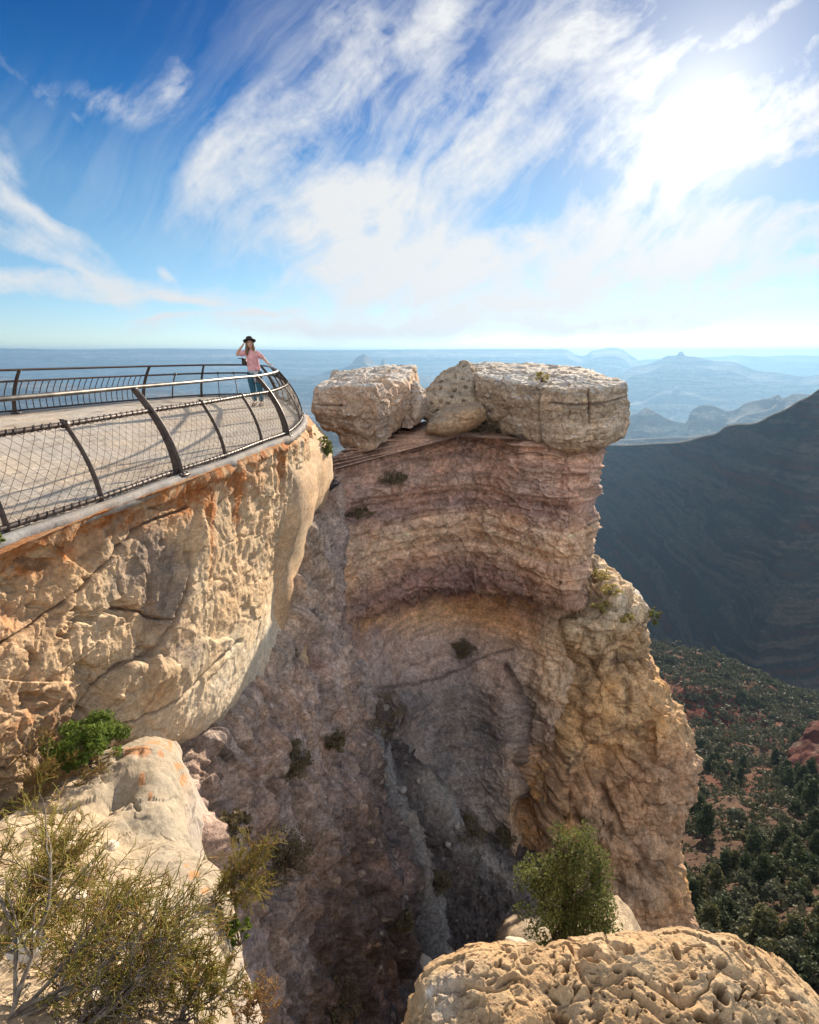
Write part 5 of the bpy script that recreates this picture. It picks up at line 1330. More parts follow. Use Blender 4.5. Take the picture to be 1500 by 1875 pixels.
# ================================================================== PLATFORM AND RAILING
RAIL_PTS = [(-3.85, 1.0), (-3.45, 2.6), (-3.17, 4.0), (-2.91, 5.0), (-2.69, 6.2), (-2.45, 7.2), (-2.27, 8.4), (-2.10, 9.3), (-2.13, 10.4), (-2.30, 11.8), (-2.63, 13.1), (-3.08, 14.6), (-3.62, 16.2), (-4.3, 17.5), (-5.3, 18.25), (-6.0, 18.2), (-6.66, 17.8), (-7.75, 16.24), (-8.5, 14.7), (-9.24, 12.97), (-10.1, 11.0), (-11.2, 8.4), (-12.4, 5.6)]
_c = np.array([[x, y, 0.] for x, y in RAIL_PTS])
_d, _ = _spline(_c, [40] * (len(_c) - 1), False)
_s = np.concatenate([[0], np.cumsum(np.linalg.norm(np.diff(_d, axis=0), axis=1))])
RLEN = _s[-1]
_sd = np.arange(0, RLEN, .05)
_pd = np.stack([np.interp(_sd, _s, _d[:, k]) for k in range(2)], 1)
_tg = np.gradient(_pd, axis=0)
_k = np.ones(25) / 25
_tg = np.stack([np.convolve(np.pad(_tg[:, k], 12, 'edge'), _k, 'valid') for k in range(2)], 1)
_tg /= np.linalg.norm(_tg, axis=1, keepdims=True)
def rail_at(s):
    """plan point, along-direction, outward direction"""
    p = np.array([np.interp(s, _sd, _pd[:, k]) for k in range(2)]); t = np.array([np.interp(s, _sd, _tg[:, k]) for k in range(2)]); t /= np.linalg.norm(t)
    return p, t, np.array([t[1], -t[0]])
def s_near(x, y):
    return _sd[np.argmin((_pd[:, 0] - x) ** 2 + (_pd[:, 1] - y) ** 2)]
def prof(h): return -.46 * np.clip(h, 0, 1.2) ** 1.9
def rp(s, h, o=0.0):
    p, t, n = rail_at(s)
    q_ = p + n * (prof(h) + o)
    return np.array([q_[0], q_[1], DECK_Z + h])
M_RAIL = flat_mat('dark brown painted steel', (.050, .036, .032), .5, .3, 18, .15, .3, (.085, .055, .042), spec=.5)
M_HAND = flat_mat('worn handrail steel', (.12, .108, .095), .45, .25, 9, .05, .6, (.20, .18, .16), spec=.5)
M_WIRE = flat_mat('weathered wire mesh', (.07, .055, .046), .7, .3, 30)
M_DECKROCK = rock_mat('trodden platform rock', fine=9.0, mott=(.74, 1.22), speck=.45, bump=.6, bdist=.02, hue=.2)
M_KERB = rock_mat('grey concrete kerb', fine=18.0, mott=(.85, 1.12), speck=.25, bump=.3, bdist=.008)

def platform():
    ring = [np.array(rp(s, 0, .03)[:2]) for s in np.arange(0, RLEN, .12)]
    ring += [np.array(v) for v in ((-13.5, 2.5), (-13.5, -1.5), (-9, -3), (-5.5, -2.0), (-4.3, -.8))]
    ring = np.array(ring); seg = np.linalg.norm(np.roll(ring, -1, 0) - ring, axis=1); cs = np.concatenate([[0], np.cumsum(seg)])
    n = 700; s = np.linspace(0, cs[-1], n, endpoint=False); rc = np.concatenate([ring, ring[:1]])
    B = np.stack([np.interp(s, cs, rc[:, k]) for k in range(2)], 1)
    c = np.array([-6.8, 9.5]); m = 240
    k = np.linspace(0, 1, m) ** .75
    XY = c + (B[None] - c) * k[:, None, None]
    z = np.full((m, n), DECK_Z)
    p = np.concatenate([XY, z[..., None]], 2).reshape(-1, 3).astype(np.float32)
    near = sstep(-6.5, -3.8, p[:, 0]) * sstep(9, 5.5, p[:, 1]) + .25
    rock = fbm(p * np.array([1.0, .45, 1]) + 0, 5, 1101) * .05 + fbm(p * np.array([5, 2.2, 1]), 4, 1102, ridged=True) * .022 * near + fbm(p * 9, 3, 1103) * .004
    w = 1 - sstep(.97, 1.0, np.repeat(k, n))
    p[:, 2] += rock * w - .004
    j, i = np.meshgrid(np.arange(m - 1), np.arange(n), indexing='ij'); a = j * n + i; b = j * n + (i + 1) % n
    F = np.stack([a, b, b + n, a + n], -1).reshape(-1, 4)[:, ::-1]
    # outward-down skirt so that the slab has thickness
    sk = p[-n:].copy(); sk[:, 2] -= .06; V = np.concatenate([p, sk]); t0 = (m - 1) * n; ii = np.arange(n)
    F = np.concatenate([F, np.stack([t0 + ii, m * n + ii, m * n + (ii + 1) % n, t0 + (ii + 1) % n], -1)])
    col = np.tile(np.array([.42, .37, .31], np.float32), (len(V), 1))
    col = blend(col, (.33, .275, .215), sstep(-.05, .35, fbm(V * np.array([.9, .5, 1]), 5, 1104)) * .7)
    col = blend(col, (.47, .42, .35), sstep(.0, .4, fbm(V * np.array([1.3, .8, 1]), 4, 1105)) * .6)
    col = blend(col, (.20, .17, .14), sstep(.05, .4, fbm(V * np.array([4.0, 2.2, 1]), 5, 1106, gain=.62)) * .75)
    mesh_obj('platform', V, np.ascontiguousarray(F[:, ::-1]), M_DECKROCK, attrs={'col': col})['kind'] = 'structure'
    # kerb along the outer edge
    T = Tubes(); G = []
    for s_ in np.arange(0.2, RLEN - .1, .1):
        w_ = .012 * math.sin(s_ * 9.1) + .01 * math.sin(s_ * 23)
        G.append([rp(s_, 0, .012), rp(s_, 0, .012) + [0, 0, .05], rp(s_, 0, .02) + [0, 0, .058], rp(s_, 0, .085 + w_) + [0, 0, .05], rp(s_, 0, .10 + w_) + [0, 0, .04], rp(s_, 0, .10 + w_) + [0, 0, -.06], rp(s_, 0, .012) + [0, 0, -.06], rp(s_, 0, .012)])
    T.grid(np.array(G))
    V = np.concatenate(T.V); V[:, 2] -= .03
    mesh_obj('kerb', V, np.concatenate(T.F), M_KERB, smooth=False, attrs={'col': np.tile(np.array([.30, .28, .26], np.float32), (len(V), 1))})['kind'] = 'structure'
    # rock under the outer half of the platform
    def ringrow(z, o):
        return [np.array([*rp(s_, 0, o)[:2], z]) for s_ in np.linspace(s_near(-2.7, 13.2), s_near(-9.2, 13.0), 9)]
    simple_mass('overlook_base', [ringrow(-1.50, .22), ringrow(-2.2, .7), ringrow(-4.4, .3), ringrow(-8, 1.0), ringrow(-22, 3.0)], 22, 22, (0, -4.0, 0), M_LIME, (.50, .37, .24), (.40, .26, .16), 1120, .22, .9)
platform()

def railing():
    root = empty('safety_railing', rp(s_near(-2.1, 9.3), 0), 'dark brown curved metal railing with wire mesh round the edge of the overlook platform', 'railing')
    loc0 = np.array(root.location)
    L0 = lambda T, name, mat, par=None, sm=True: T.build(name, mat, par or root, None, sm)
    sub = lambda pts: np.asarray(pts) - loc0
    sA = s_near(-2.69, 6.2); sB = s_near(-2.10, 9.3)
    sF1, sF2, sF3, sF4 = s_near(-4.75, 18.05), s_near(-6.66, 17.8), s_near(-7.75, 16.24), s_near(-9.24, 12.97)
    big = [sA - 3.3, sA, sB, s_near(-2.5, 12.6), s_near(-3.25, 15.1), s_near(-4.1, 17.2), sF1, sF2, sF3, sF4, s_near(-10.6, 9.8), s_near(-12.0, 6.5)]
    hs = np.linspace(0, .985, 18)
    for s in big:
        T = Tubes(); _, t, n = rail_at(s); t3 = np.array([t[0], t[1], 0]); n3 = np.array([n[0], n[1], 0])
        web, fl = [], []
        for h in hs:
            c = rp(s, h); dp = .058 - .030 * h; sl = (prof(h + .01) - prof(h - .01 if h > .01 else 0)) / .02
            tv = n3 * sl + np.array([0, 0, 1.0]); tv /= np.linalg.norm(tv); nv = np.cross(t3, tv); nv *= np.sign(nv @ n3)
            wv = [c + nv * (dp - .008) + t3 * .012, c + nv * (dp - .008) - t3 * .012, c - nv * dp - t3 * .012, c - nv * dp + t3 * .012]
            fv = [c + nv * dp + t3 * .026, c + nv * dp - t3 * .026, c + nv * (dp - .014) - t3 * .026, c + nv * (dp - .014) + t3 * .026]
            web.append(sub(wv + wv[:1])); fl.append(sub(fv + fv[:1]))
        T.grid(np.array(web)).grid(np.array(fl))
        for h in (0.0, .985):                          # closed ends
            c = rp(s, h)
        top = rp(s, .985)
        T.box(sub(top), t3 * .036, n3 * .036, np.array([0, 0, .006]))
        T.box(sub(rp(s, 0)) + np.array([0, 0, .012]), t3 * .09, n3 * .10, np.array([0, 0, .012]))
        for a, b in ((1, 1), (1, -1), (-1, 1), (-1, -1)):
            T.add(sub([rp(s, 0) + t3 * .065 * a + n3 * .072 * b + np.array([0, 0, .022]), rp(s, 0) + t3 * .065 * a + n3 * .072 * b + np.array([0, 0, .045])]), .011, 6)
        L0(T, 'post', M_RAIL, sm=False)
    thin = [s_near(-2.91, 5.0), s_near(-2.45, 7.2), s_near(-2.28, 8.4), sA - 2.2, s_near(-2.2, 10.9), s_near(-2.9, 14.0), s_near(-3.7, 16.4), (sF2 + sF3) / 2, sF2 - .55, (sF1 + sF2) / 2 - .1]
    hh = np.linspace(.02, .79, 14)
    for s in thin:
        T = Tubes(); _, t, n = rail_at(s); t3 = np.array([t[0], t[1], 0]); n3 = np.array([n[0], n[1], 0])
        g = []
        for h in hh:
            c = rp(s, h); wv = [c + n3 * .022 + t3 * .009, c + n3 * .022 - t3 * .009, c - n3 * .022 - t3 * .009, c - n3 * .022 + t3 * .009]; g.append(sub(wv + wv[:1]))
        T.grid(np.array(g)); T.add(sub([rp(s, .745) - t3 * .03, rp(s, .745) + t3 * .03]), .034, 8)
        T.box(sub(rp(s, 0)) + np.array([0, 0, .012]), t3 * .03, n3 * .045, np.array([0, 0, .012]))
        L0(T, 'thin_post', M_RAIL, sm=False)
    # long members, butted at the handrail's near/far joint
    def along(h, s0, s1, o=0.0, st=.12): return sub([rp(s, h, o) for s in np.arange(s0, s1 + .001, st)])
    T = Tubes(); T.add(along(1.0, .1, sF1 + .05), .024, 12); L0(T, 'handrail', M_HAND)
    T = Tubes(); T.add(along(1.0, sF1 + .05, RLEN - .1), .026, 12); L0(T, 'handrail', M_RAIL)
    Hm = .745
    for h, r, nm in ((Hm, .024, 'upper_mesh_bar'), (.065, .024, 'lower_mesh_bar')):
        T = Tubes(); T.add(along(h, .1, RLEN - .1), r, 10); bar = L0(T, nm, M_RAIL)
        T = Tubes()
        for s0, s1 in ((.1, sB + 9.0), (sF2 - 3.4, sF3)):
            pts = []
            turn = .085
            ss = np.arange(s0, min(s1, sF3), turn / 8)
            for q_, s in enumerate(ss):
                a = q_ * 2 * math.pi / 8 * (1 + .0)
                _, t, n = rail_at(s); n3 = np.array([n[0], n[1], 0]); jr = r + .007 + .006 * math.sin(s * 31.7) * math.sin(s * 7.3)
                pts.append(rp(s, h) + n3 * jr * math.cos(a) + np.array([0, 0, jr * math.sin(a)]))
            T.add(sub(pts), .0042, 3, False)
        L0(T, 'lacing', M_WIRE, bar)
    # diamond wire mesh (near side round to the first far post, then between the two far posts)
    def mesh_net(s0, s1, name):
        T = Tubes(); h0, h1 = .075, Hm - .01; n = 11; sp = .105; span = .62
        hv = np.linspace(h0, h1, n)
        for sg in (1, -1):
            for s in np.arange(s0 - span, s1 + span, sp):
                ss = s + sg * np.linspace(-.5, .5, n) * span
                ok = (ss > s0) & (ss < s1)
                if ok.sum() < 2: continue
                T.add(sub([rp(a, b, .006 * sg * math.sin((b - h0) * 2 * math.pi / (sp * .9))) for a, b in zip(ss[ok], hv[ok])]), .0024, 3, False)
        return L0(T, name, M_WIRE)
    mesh_net(.2, sB, 'wire_mesh'); mesh_net(sB, sF1, 'wire_mesh'); mesh_net(sF1, sF3, 'wire_mesh')
    # curved pickets of the far left section
    ph = np.linspace(.065, Hm, 10)
    for s in np.arange(sF3 + .17, RLEN - .2, .165):
        if min(abs(s - b) for b in big) < .07: continue
        T = Tubes(); T.add(sub([rp(s, h, .05 * math.sin((h - .065) / .68 * math.pi)) for h in ph]), .011, 5)
        L0(T, 'picket', M_RAIL)
    # dark box fixed on the post behind the woman
    T = Tubes(); _, t, n = rail_at(sF1); t3 = np.array([t[0], t[1], 0]); n3 = np.array([n[0], n[1], 0])
    T.box(sub(rp(sF1, 1.10)), t3 * .07, n3 * .05, np.array([0, 0, .09])); T.box(sub(rp(sF1, 1.2)), t3 * .085, n3 * .06, np.array([0, 0, .012])); T.add(sub([rp(sF1, .98), rp(sF1, 1.02)]), .03, 8)
    L0(T, 'post_box', M_RAIL, sm=False)
    for o in root.children:
        o.location = (0, 0, 0)
    return root
railing()
# ================================================================== THE WOMAN AT THE RAIL
M_SKIN = flat_mat('skin', (.52, .30, .21), .55, .08, 30)
M_TEE = flat_mat('pink cotton', (.60, .30, .30), .9, .18, 14, .2)
M_JEAN = flat_mat('teal blue denim', (.022, .085, .125), .85, .3, 30, .2)
M_HAT = flat_mat('dark brown felt', (.035, .026, .024), .9, .2, 20, .2)
M_HAIR = flat_mat('brown wavy hair', (.13, .065, .035), .6, .5, 40, .3, col2=(.26, .14, .07))
M_PLAID = flat_mat('grey plaid shirt', (.30, .32, .36), .9, .5, 60, .1, col2=(.55, .55, .56))
M_SHOE = flat_mat('dark leather sandal', (.05, .032, .025), .6, .2, 20)
M_EYE = flat_mat('dark eye', (.03, .02, .018), .3, .1, 10)
M_LIP = flat_mat('lip', (.42, .14, .13), .5, .1, 10)
def skin_mesh(name, nodes, edges, mat, parent, sub=2, root_i=0):
    me = bpy.data.meshes.new(name)
    me.from_pydata([tuple(n[:3]) for n in nodes], edges, [])
    o = bpy.data.objects.new(name, me); link(o)
    mo = o.modifiers.new('skin', 'SKIN'); mo.use_smooth_shade = True
    for i, n in enumerate(nodes):
        sv = me.skin_vertices[0].data[i]
        sv.radius = (n[3], n[4] if len(n) > 4 else n[3]); sv.use_root = (i == root_i)
    ss = o.modifiers.new('sub', 'SUBSURF'); ss.levels = sub; ss.render_levels = sub
    me.materials.append(mat)
    dg = bpy.context.evaluated_depsgraph_get(); dg.update()
    m2 = bpy.data.meshes.new_from_object(o.evaluated_get(dg)); m2.name = name
    bpy.data.objects.remove(o); o2 = bpy.data.objects.new(name, m2); link(o2)
    m2.polygons.foreach_set('use_smooth', np.ones(len(m2.polygons), dtype=bool))
    if not m2.materials: m2.materials.append(mat)
    o2.parent = parent
    return o2
def ell_loft(secs, n=20, close=True):
    """secs: (centre, rx, ry, yaw) horizontal-ish ellipses -> Tubes"""
    T = Tubes(); G = []
    for (c, rx, ry) in secs:
        a = np.linspace(0, 2 * math.pi, n + 1)
        G.append(np.array(c) + np.stack([np.cos(a) * rx, np.sin(a) * ry, a * 0], 1))
    return T.grid(np.array(G)[::-1])
def person():
    X0, Y0 = -4.12, 15.0
    root = empty('person', (X0, Y0, DECK_Z + .01), 'woman in a pink tee and teal jeans holding her dark hat at the railing', 'person')
    # the rail under her left hand
    cand = [(rp(s, 1.0) - np.array([X0, Y0, DECK_Z])) for s in np.arange(s_near(-2.6, 13), s_near(-3.6, 16.2), .05)]
    hx = min(cand, key=lambda v: abs(v[1] + .12) ) ; hand = np.array([hx[0] - .01, hx[1], 1.042])
    S = lambda *v: v
    shR, shL = (-.20, .0, 1.37), (.135, .0, 1.345)
    elR, wrR = (-.44, -.03, 1.30), (-.27, -.05, 1.515)
    elL = ((shL[0] + hand[0]) / 2 + .02, (shL[1] + hand[1]) / 2 + .06, 1.15)
    wrL = tuple(np.array(hand) + np.array([-.06, .02, .035]))
    N = [(-.01, 0, .90, .135, .105), (-.02, 0, 1.05, .115, .09), (-.03, 0, 1.22, .135, .095), (-.035, 0, 1.36, .09, .07), (-.045, -.005, 1.44, .048), (-.055, -.015, 1.50, .05), (-.065, -.025, 1.58, .078, .092), (-.068, -.02, 1.655, .066, .08),
         (*shR, .052), (-.33, -.015, 1.33, .043), (*elR, .044), (-.36, -.045, 1.41, .042), (*wrR, .024), (-.235, -.055, 1.56, .034, .018),
         (*shL, .052), (*(np.array(shL) * .5 + np.array(elL) * .5), .042), (*elL, .037), (*(np.array(elL) * .5 + np.array(wrL) * .5), .032), (*wrL, .024), (*(hand + np.array([-.01, 0, .018])), .034, .016),
         (-.085, 0, .84, .095), (-.095, -.02, .66, .075), (-.075, -.03, .47, .054), (-.06, -.0, .28, .05), (-.055, .02, .09, .036), (-.055, -.09, .035, .034, .026), (-.055, -.17, .025, .03, .016),
         (.075, 0, .84, .095), (.10, -.03, .66, .075), (.115, -.06, .47, .054), (.12, -.03, .28, .05), (.125, .0, .09, .036), (.14, -.11, .035, .034, .026), (.15, -.19, .025, .03, .016)]
    E = [(0, 1), (1, 2), (2, 3), (3, 4), (4, 5), (5, 6), (6, 7), (3, 8), (8, 9), (9, 10), (10, 11), (11, 12), (12, 13), (3, 14), (14, 15), (15, 16), (16, 17), (17, 18), (18, 19),
         (0, 20), (20, 21), (21, 22), (22, 23), (23, 24), (24, 25), (25, 26), (0, 27), (27, 28), (28, 29), (29, 30), (30, 31), (31, 32), (32, 33)]
    # fingers: right hand pinching the brim, left hand folded over the rail
    def finger(root_i, pts, r):
        k = len(N); prev = root_i
        for i, p_ in enumerate(pts):
            N.append((*p_, r * (1 - .15 * i))); E.append((prev, k)); prev = k; k += 1
    for i in range(4):
        y = -.085 + i * .02; ln = (.058, .068, .064, .05)[i]
        finger(13, [(-.215, y, 1.585 + .006 * i), (-.19, y - .004, 1.60), (-.19 + ln * .6, y - .006, 1.602)], .0095)
    finger(13, [(-.225, -.085, 1.552), (-.195, -.1, 1.572)], .0105)
    for i in range(4):
        off = -.03 + i * .02; b = hand + np.array([.012, off, .018])
        finger(19, [tuple(b), tuple(b + np.array([.03, 0, -.004])), tuple(b + np.array([.045, 0, -.03 - .004 * (i % 2)]))], .0092)
    b = hand + np.array([-.012, -.04, .012]); finger(19, [tuple(b), tuple(b + np.array([.012, -.014, -.022]))], .0105)
    skin_mesh('body', N, E, M_SKIN, root)
    # face: nose, eyes, lips, ears (she looks up to the picture's right)
    hc = np.array([-.066, -.03, 1.585]); fwd = np.array([.35, -.92, .12]); fwd /= np.linalg.norm(fwd); rt = np.cross(fwd, [0, 0, 1]); rt /= np.linalg.norm(rt); up = np.cross(rt, fwd)
    def blob(T, c, r, n=8):
        G = []
        for i in range(n + 1):
            th = math.pi * i / n; a = np.linspace(0, 2 * math.pi, n * 2 + 1)
            G.append(c + np.stack([np.cos(a) * math.sin(th)] * 3, 1) * rt * r[0] + np.stack([np.sin(a) * math.sin(th)] * 3, 1) * fwd * r[1] + math.cos(th) * up * r[2])
        T.grid(np.array(G))
    T = Tubes(); blob(T, hc + fwd * .012 - up * .012, (.072, .088, .105), 12)
    blob(T, hc + fwd * .102 - up * .012, (.012, .018, .022)); blob(T, hc + fwd * .055 - up * .085, (.034, .036, .028))
    for s_ in (-1, 1): blob(T, hc + rt * .074 * s_ - up * .01, (.012, .022, .03))
    T.build('face', M_SKIN, root)
    T = Tubes()
    for s_ in (-1, 1): blob(T, hc + fwd * .088 + rt * .03 * s_ + up * .012, (.013, .008, .007))
    for s_ in (-1, 1): blob(T, hc + fwd * .09 + rt * .031 * s_ + up * .032, (.018, .006, .004))
    T.build('eyes', M_EYE, root)
    T = Tubes(); blob(T, hc + fwd * .094 - up * .058, (.024, .008, .008)); T.build('mouth', M_LIP, root)
    # hair down to the shoulders
    rng = np.random.default_rng(4); T = Tubes()
    blob(T, hc - fwd * .02 + up * .02, (.086, .09, .11), 10)
    for i in range(70):
        a = rng.uniform(-2.5, 2.5); d = -fwd * math.cos(a) + rt * math.sin(a)
        st = hc + d * .07 + up * rng.uniform(-.02, .06); ln = rng.uniform(.2, .33)
        pts = [st + d * (.022 * math.sin(k * 2.4)) - np.array([0, 0, 1]) * ln * k + d * .02 * k + rt * .014 * math.sin(k * 11 + i) for k in np.linspace(0, 1, 8)]
        T.add(pts, [.012, .014, .015, .015, .014, .012, .009, .004], 5)
    T.build('hair', M_HAIR, root)
    # hat: crown, band and wide brim, tipped back
    T = Tubes(); a = np.linspace(0, 2 * math.pi, 29); hb = hc + up * .062 - fwd * .012; tip = up * .97 - fwd * .24; tip /= np.linalg.norm(tip); f2 = np.cross(tip, rt); 
    ring = lambda r, z, dip=0: hb + np.stack([np.cos(a) * r] * 3, 1) * rt * .95 + np.stack([np.sin(a) * r * 1.08] * 3, 1) * f2 + tip * (z + 0) + np.stack([np.abs(np.cos(a)) * dip] * 3, 1) * tip
    T.grid(np.array([ring(.001, .102), ring(.045, .11), ring(.075, .112), ring(.088, .098), ring(.094, .06), ring(.099, .012), ring(.10, .006), ring(.14, .002, .006), ring(.172, -.002, .02), ring(.175, -.006, .02), ring(.14, -.006, .006), ring(.098, -.004), ring(.09, .0)])[::-1])
    T.build('hat', M_HAT, root)
    # tee: torso shell and sleeves, in one mesh
    T = ell_loft([((-.01, 0, .885), .168, .125), ((-.012, 0, .90), .172, .13), ((-.015, 0, .98), .165, .122), ((-.022, -.005, 1.08), .158, .115), ((-.028, -.015, 1.18), .158, .128), ((-.033, -.015, 1.26), .172, .126), ((-.036, 0, 1.34), .175, .098), ((-.038, 0, 1.395), .125, .078), ((-.042, 0, 1.43), .066, .062), ((-.042, 0, 1.432), .058, .054)], 24)
    rsl = lambda A, B, r: T.add([np.array(A), np.array(A) * .6 + np.array(B) * .4, np.array(B)], r, 12, False)
    rsl((-.14, 0, 1.372), (-.345, -.018, 1.325), [.075, .072, .064]); rsl((.075, 0, 1.35), tuple(np.array(shL) * .42 + np.array(elL) * .58), [.078, .07, .062])
    for i in range(9):                                # loose knot and folds at the left of the hem
        y_ = -.125; T.add([(.07 + .012 * i, y_ + .006 * i, 1.0 - .01 * i), (.085 + .008 * i, y_ - .012, .95), (.09 + .006 * i, y_ - .005, .90)], [.014, .02, .01], 6)
    T.build('shirt', M_TEE, root)
    T = ell_loft([((-.01, 0, .80), .165, .118), ((-.01, 0, .86), .165, .12), ((-.01, 0, .93), .150, .112)], 24)
    for sx, pts in ((-1, [(-.085, 0, .86), (-.09, -.01, .74), (-.095, -.02, .62), (-.08, -.03, .47), (-.068, -.01, .32), (-.058, .015, .15), (-.056, .02, .12)]), (1, [(.075, 0, .86), (.09, -.02, .74), (.104, -.035, .62), (.115, -.06, .47), (.12, -.04, .32), (.124, -.005, .15), (.125, .0, .12)])):
        T.add(pts, [.118, .116, .10, .082, .074, .064, .06], 14, False)
    T.build('jeans', M_JEAN, root)
    # plaid shirt knotted round the waist
    T = ell_loft([((-.01, 0, .835), .178, .132), ((-.01, 0, .87), .182, .137), ((-.01, 0, .91), .172, .13)], 20)
    for dx in (0, .045): T.add([(.045 + dx, -.135, .88), (.05 + dx, -.155, .80), (.04 + dx * 1.6, -.15, .68), (.035 + dx * 1.8, -.14, .60)], [.03, .036, .038, .02], 8)
    T.add([(-.10, .12, .88), (-.11, .15, .74), (-.12, .15, .55)], [.07, .09, .08], 8)
    T.build('waist_shirt', M_PLAID, root)
    for sx, (x, y, hx_) in ((0, (-.055, -.075, 0)), (1, (.14, -.095, .01))):
        T = Tubes(); T.box((x, y, .006), (.042, 0, 0), (hx_, .12, 0), (0, 0, .008))
        for yy in (-.06, 0.0): T.add([(x - .042, y + yy, .015), (x - .03, y + yy, .055), (x + .03, y + yy, .06), (x + .042, y + yy, .015)], .012, 5)
        T.add([(x - .034, y + .09, .02), (x - .03, y + .09, .11), (x + .03, y + .09, .11), (x + .034, y + .09, .02)], .01, 5)
        T.build('sandal', M_SHOE, root)
    return root
person()
# ================================================================== PLANTS ON THE ROCKS
bpy.context.view_layer.update()
_dg = bpy.context.evaluated_depsgraph_get()
def hit(px, py, skip=()):
    """where the rock surface is, seen along a ray of the photograph"""
    d = ray(px, py); d = d / np.linalg.norm(d); o = Vector((0, 0, 0))
    ok, loc, nor, idx, ob, _ = scene.ray_cast(_dg, o, Vector(d))
    return (np.array(loc), np.array(nor)) if ok else (P(px, py, 15), np.array([0, -1, 0]))
def drop(px, py, Y):
    """the rock top below/above a point given by pixel + depth"""
    p = P(px, py, Y); ok, loc, nor, idx, ob, _ = scene.ray_cast(_dg, Vector((p[0], p[1], p[2] + 2.5)), Vector((0, 0, -1)))
    return np.array(loc) if ok else p
TWIG = flat_mat('grey brown twigs', (.12, .092, .07), .9, .4, 30, 0, col2=(.24, .20, .16))
LEAF_EPH = leaf_mat('yellow green stems', (.16, .155, .03), (.36, .30, .075), .4, 3)
LEAF_RUSTY = leaf_mat('rusty dry stems', (.22, .12, .04), (.36, .23, .09), .3, 3)
LEAF_FRESH = leaf_mat('fresh green leaves', (.055, .105, .018), (.15, .19, .035), .3, 6)
LEAF_JUN = leaf_mat('juniper green', (.05, .07, .02), (.145, .15, .045), .3, 2.0)
LEAF_SHADE = leaf_mat('dull olive brown brush', (.085, .075, .042), (.19, .155, .09), .15, 3)
LEAF_STRAW = leaf_mat('straw grass', (.24, .20, .06), (.40, .33, .13), .3, 4)

def twiggy(name, base, aim, length, n_stems, rng, label, cat, mats, spread=.55, r0=.008, droop=.15, order=3, green=1.0, group=None, leafw=.0021, thick=None):
    """a shrub of branching stems; the outer twigs are the coloured foliage"""
    base = np.asarray(base, float); aim = np.asarray(aim, float); aim = aim / np.linalg.norm(aim)
    root = empty(name, base, label, cat, group)
    W, G, G2 = Tubes(), Tubes(), Tubes()
    def grow(p, d, ln, r, lev):
        n = 6 if lev < 2 else 4
        pts = [p]; dd = d.copy()
        for i in range(n):
            dd = dd + rng.normal(size=3) * (.13 + .05 * lev) + np.array([0, 0, .05 if lev else -droop * .2]); dd /= np.linalg.norm(dd)
            pts.append(pts[-1] + dd * ln / n)
        rad = np.linspace(r, r * .55, n + 1)
        if lev >= order - 1 and rng.random() < green: (G if rng.random() < .72 else G2).add(pts, rad, 3, False)
        else: W.add(pts, rad, 5 if lev == 0 else 4, False)
        if lev < order:
            kids = (8, 7, 6, 0)[min(lev, 3)]
            for k in range(int(kids * rng.uniform(.7, 1.35))):
                j = int(rng.integers(1 + (lev == 0), n + 1)); d2 = pts[j] - pts[j - 1]; d2 /= np.linalg.norm(d2)
                nd = d2 + rng.normal(size=3) * (.55 if lev < 2 else .4); nd /= np.linalg.norm(nd)
                grow(pts[j], nd, ln * rng.uniform(.35, .62), max(rad[j] * .6, leafw), lev + 1)
    for s in range(n_stems):
        d = aim + rng.normal(size=3) * spread; d /= np.linalg.norm(d)
        grow(rng.normal(size=3) * np.array([.05, .05, .0]) * length, d, length * rng.uniform(.6, 1.15), r0 * rng.uniform(.6, 1.2), 0)
    if W.n: W.build('stems', mats[0], root)
    if G.n: G.build('foliage', mats[1], root)
    if G2.n: G2.build('dry_foliage', mats[2], root)
    return root
def leafy(name, base, h, w, n_cl, n_each, size, mat, seed, label, cat, group=None, up=(0, 0, 1)):
    rng = np.random.default_rng(seed); base = np.asarray(base, float)
    root = empty(name, base, label, cat, group); T = Tubes(); cs, rs = [], []
    for i in range(n_cl):
        a = rng.uniform(0, 6.28); k = math.sqrt(rng.random())
        e = np.array([math.cos(a) * w * k, math.sin(a) * w * k, h * rng.uniform(.25, 1.0) * (1 - .35 * k * k)])
        e = e + np.asarray(up) * .15 * h
        T.add([(0, 0, 0), e * .5 + rng.normal(size=3) * .06 * h, e], [.022 * h, .014 * h, .006 * h], 4, False)
        cs.append(e); rs.append(rng.uniform(.16, .3) * min(w, h))
    T.build('stems', TWIG, root)
    V, F = leaf_cloud(cs, rs, n_each, size, rng, .9, 2.0); mesh_obj('foliage', V, F, mat, root, smooth=False)
    return root
rng = np.random.default_rng(21)
MT = (TWIG, LEAF_EPH, LEAF_RUSTY)
# near bushes, lower left
def near_bush(px, py, aim, ln, n, label, **kw):
    b, _ = hit(px, py); return twiggy('ephedra_bush', b - np.array([0, 0, .01]), aim, ln, n, rng, label, 'bush', MT, **kw)
near_bush(10, 1868, (.62, .45, .40), .52, 8, 'large olive twiggy bush sprawling over the bottom left corner', spread=.38, r0=.012)
near_bush(150, 1872, (.5, .4, .4), .32, 8, 'dense twiggy bush of grey stems at the bottom edge beside the large olive bush', spread=.42, r0=.008, green=.7)
near_bush(10, 1690, (.5, .35, .5), .34, 7, 'dark olive upright bush at the left edge above the large olive bush', spread=.40, r0=.008)
near_bush(140, 1760, (.5, .35, .4), .28, 7, 'yellow green bush in the middle of the pale ledge', spread=.42, r0=.007)
near_bush(260, 1810, (.5, .35, .4), .20, 7, 'rusty green bush between the middle of the ledge and its outer edge', spread=.42, r0=.006)
near_bush(330, 1868, (.4, .3, .5), .22, 7, 'rusty dry bush at the bottom near the outer edge of the pale ledge', spread=.45, r0=.005)
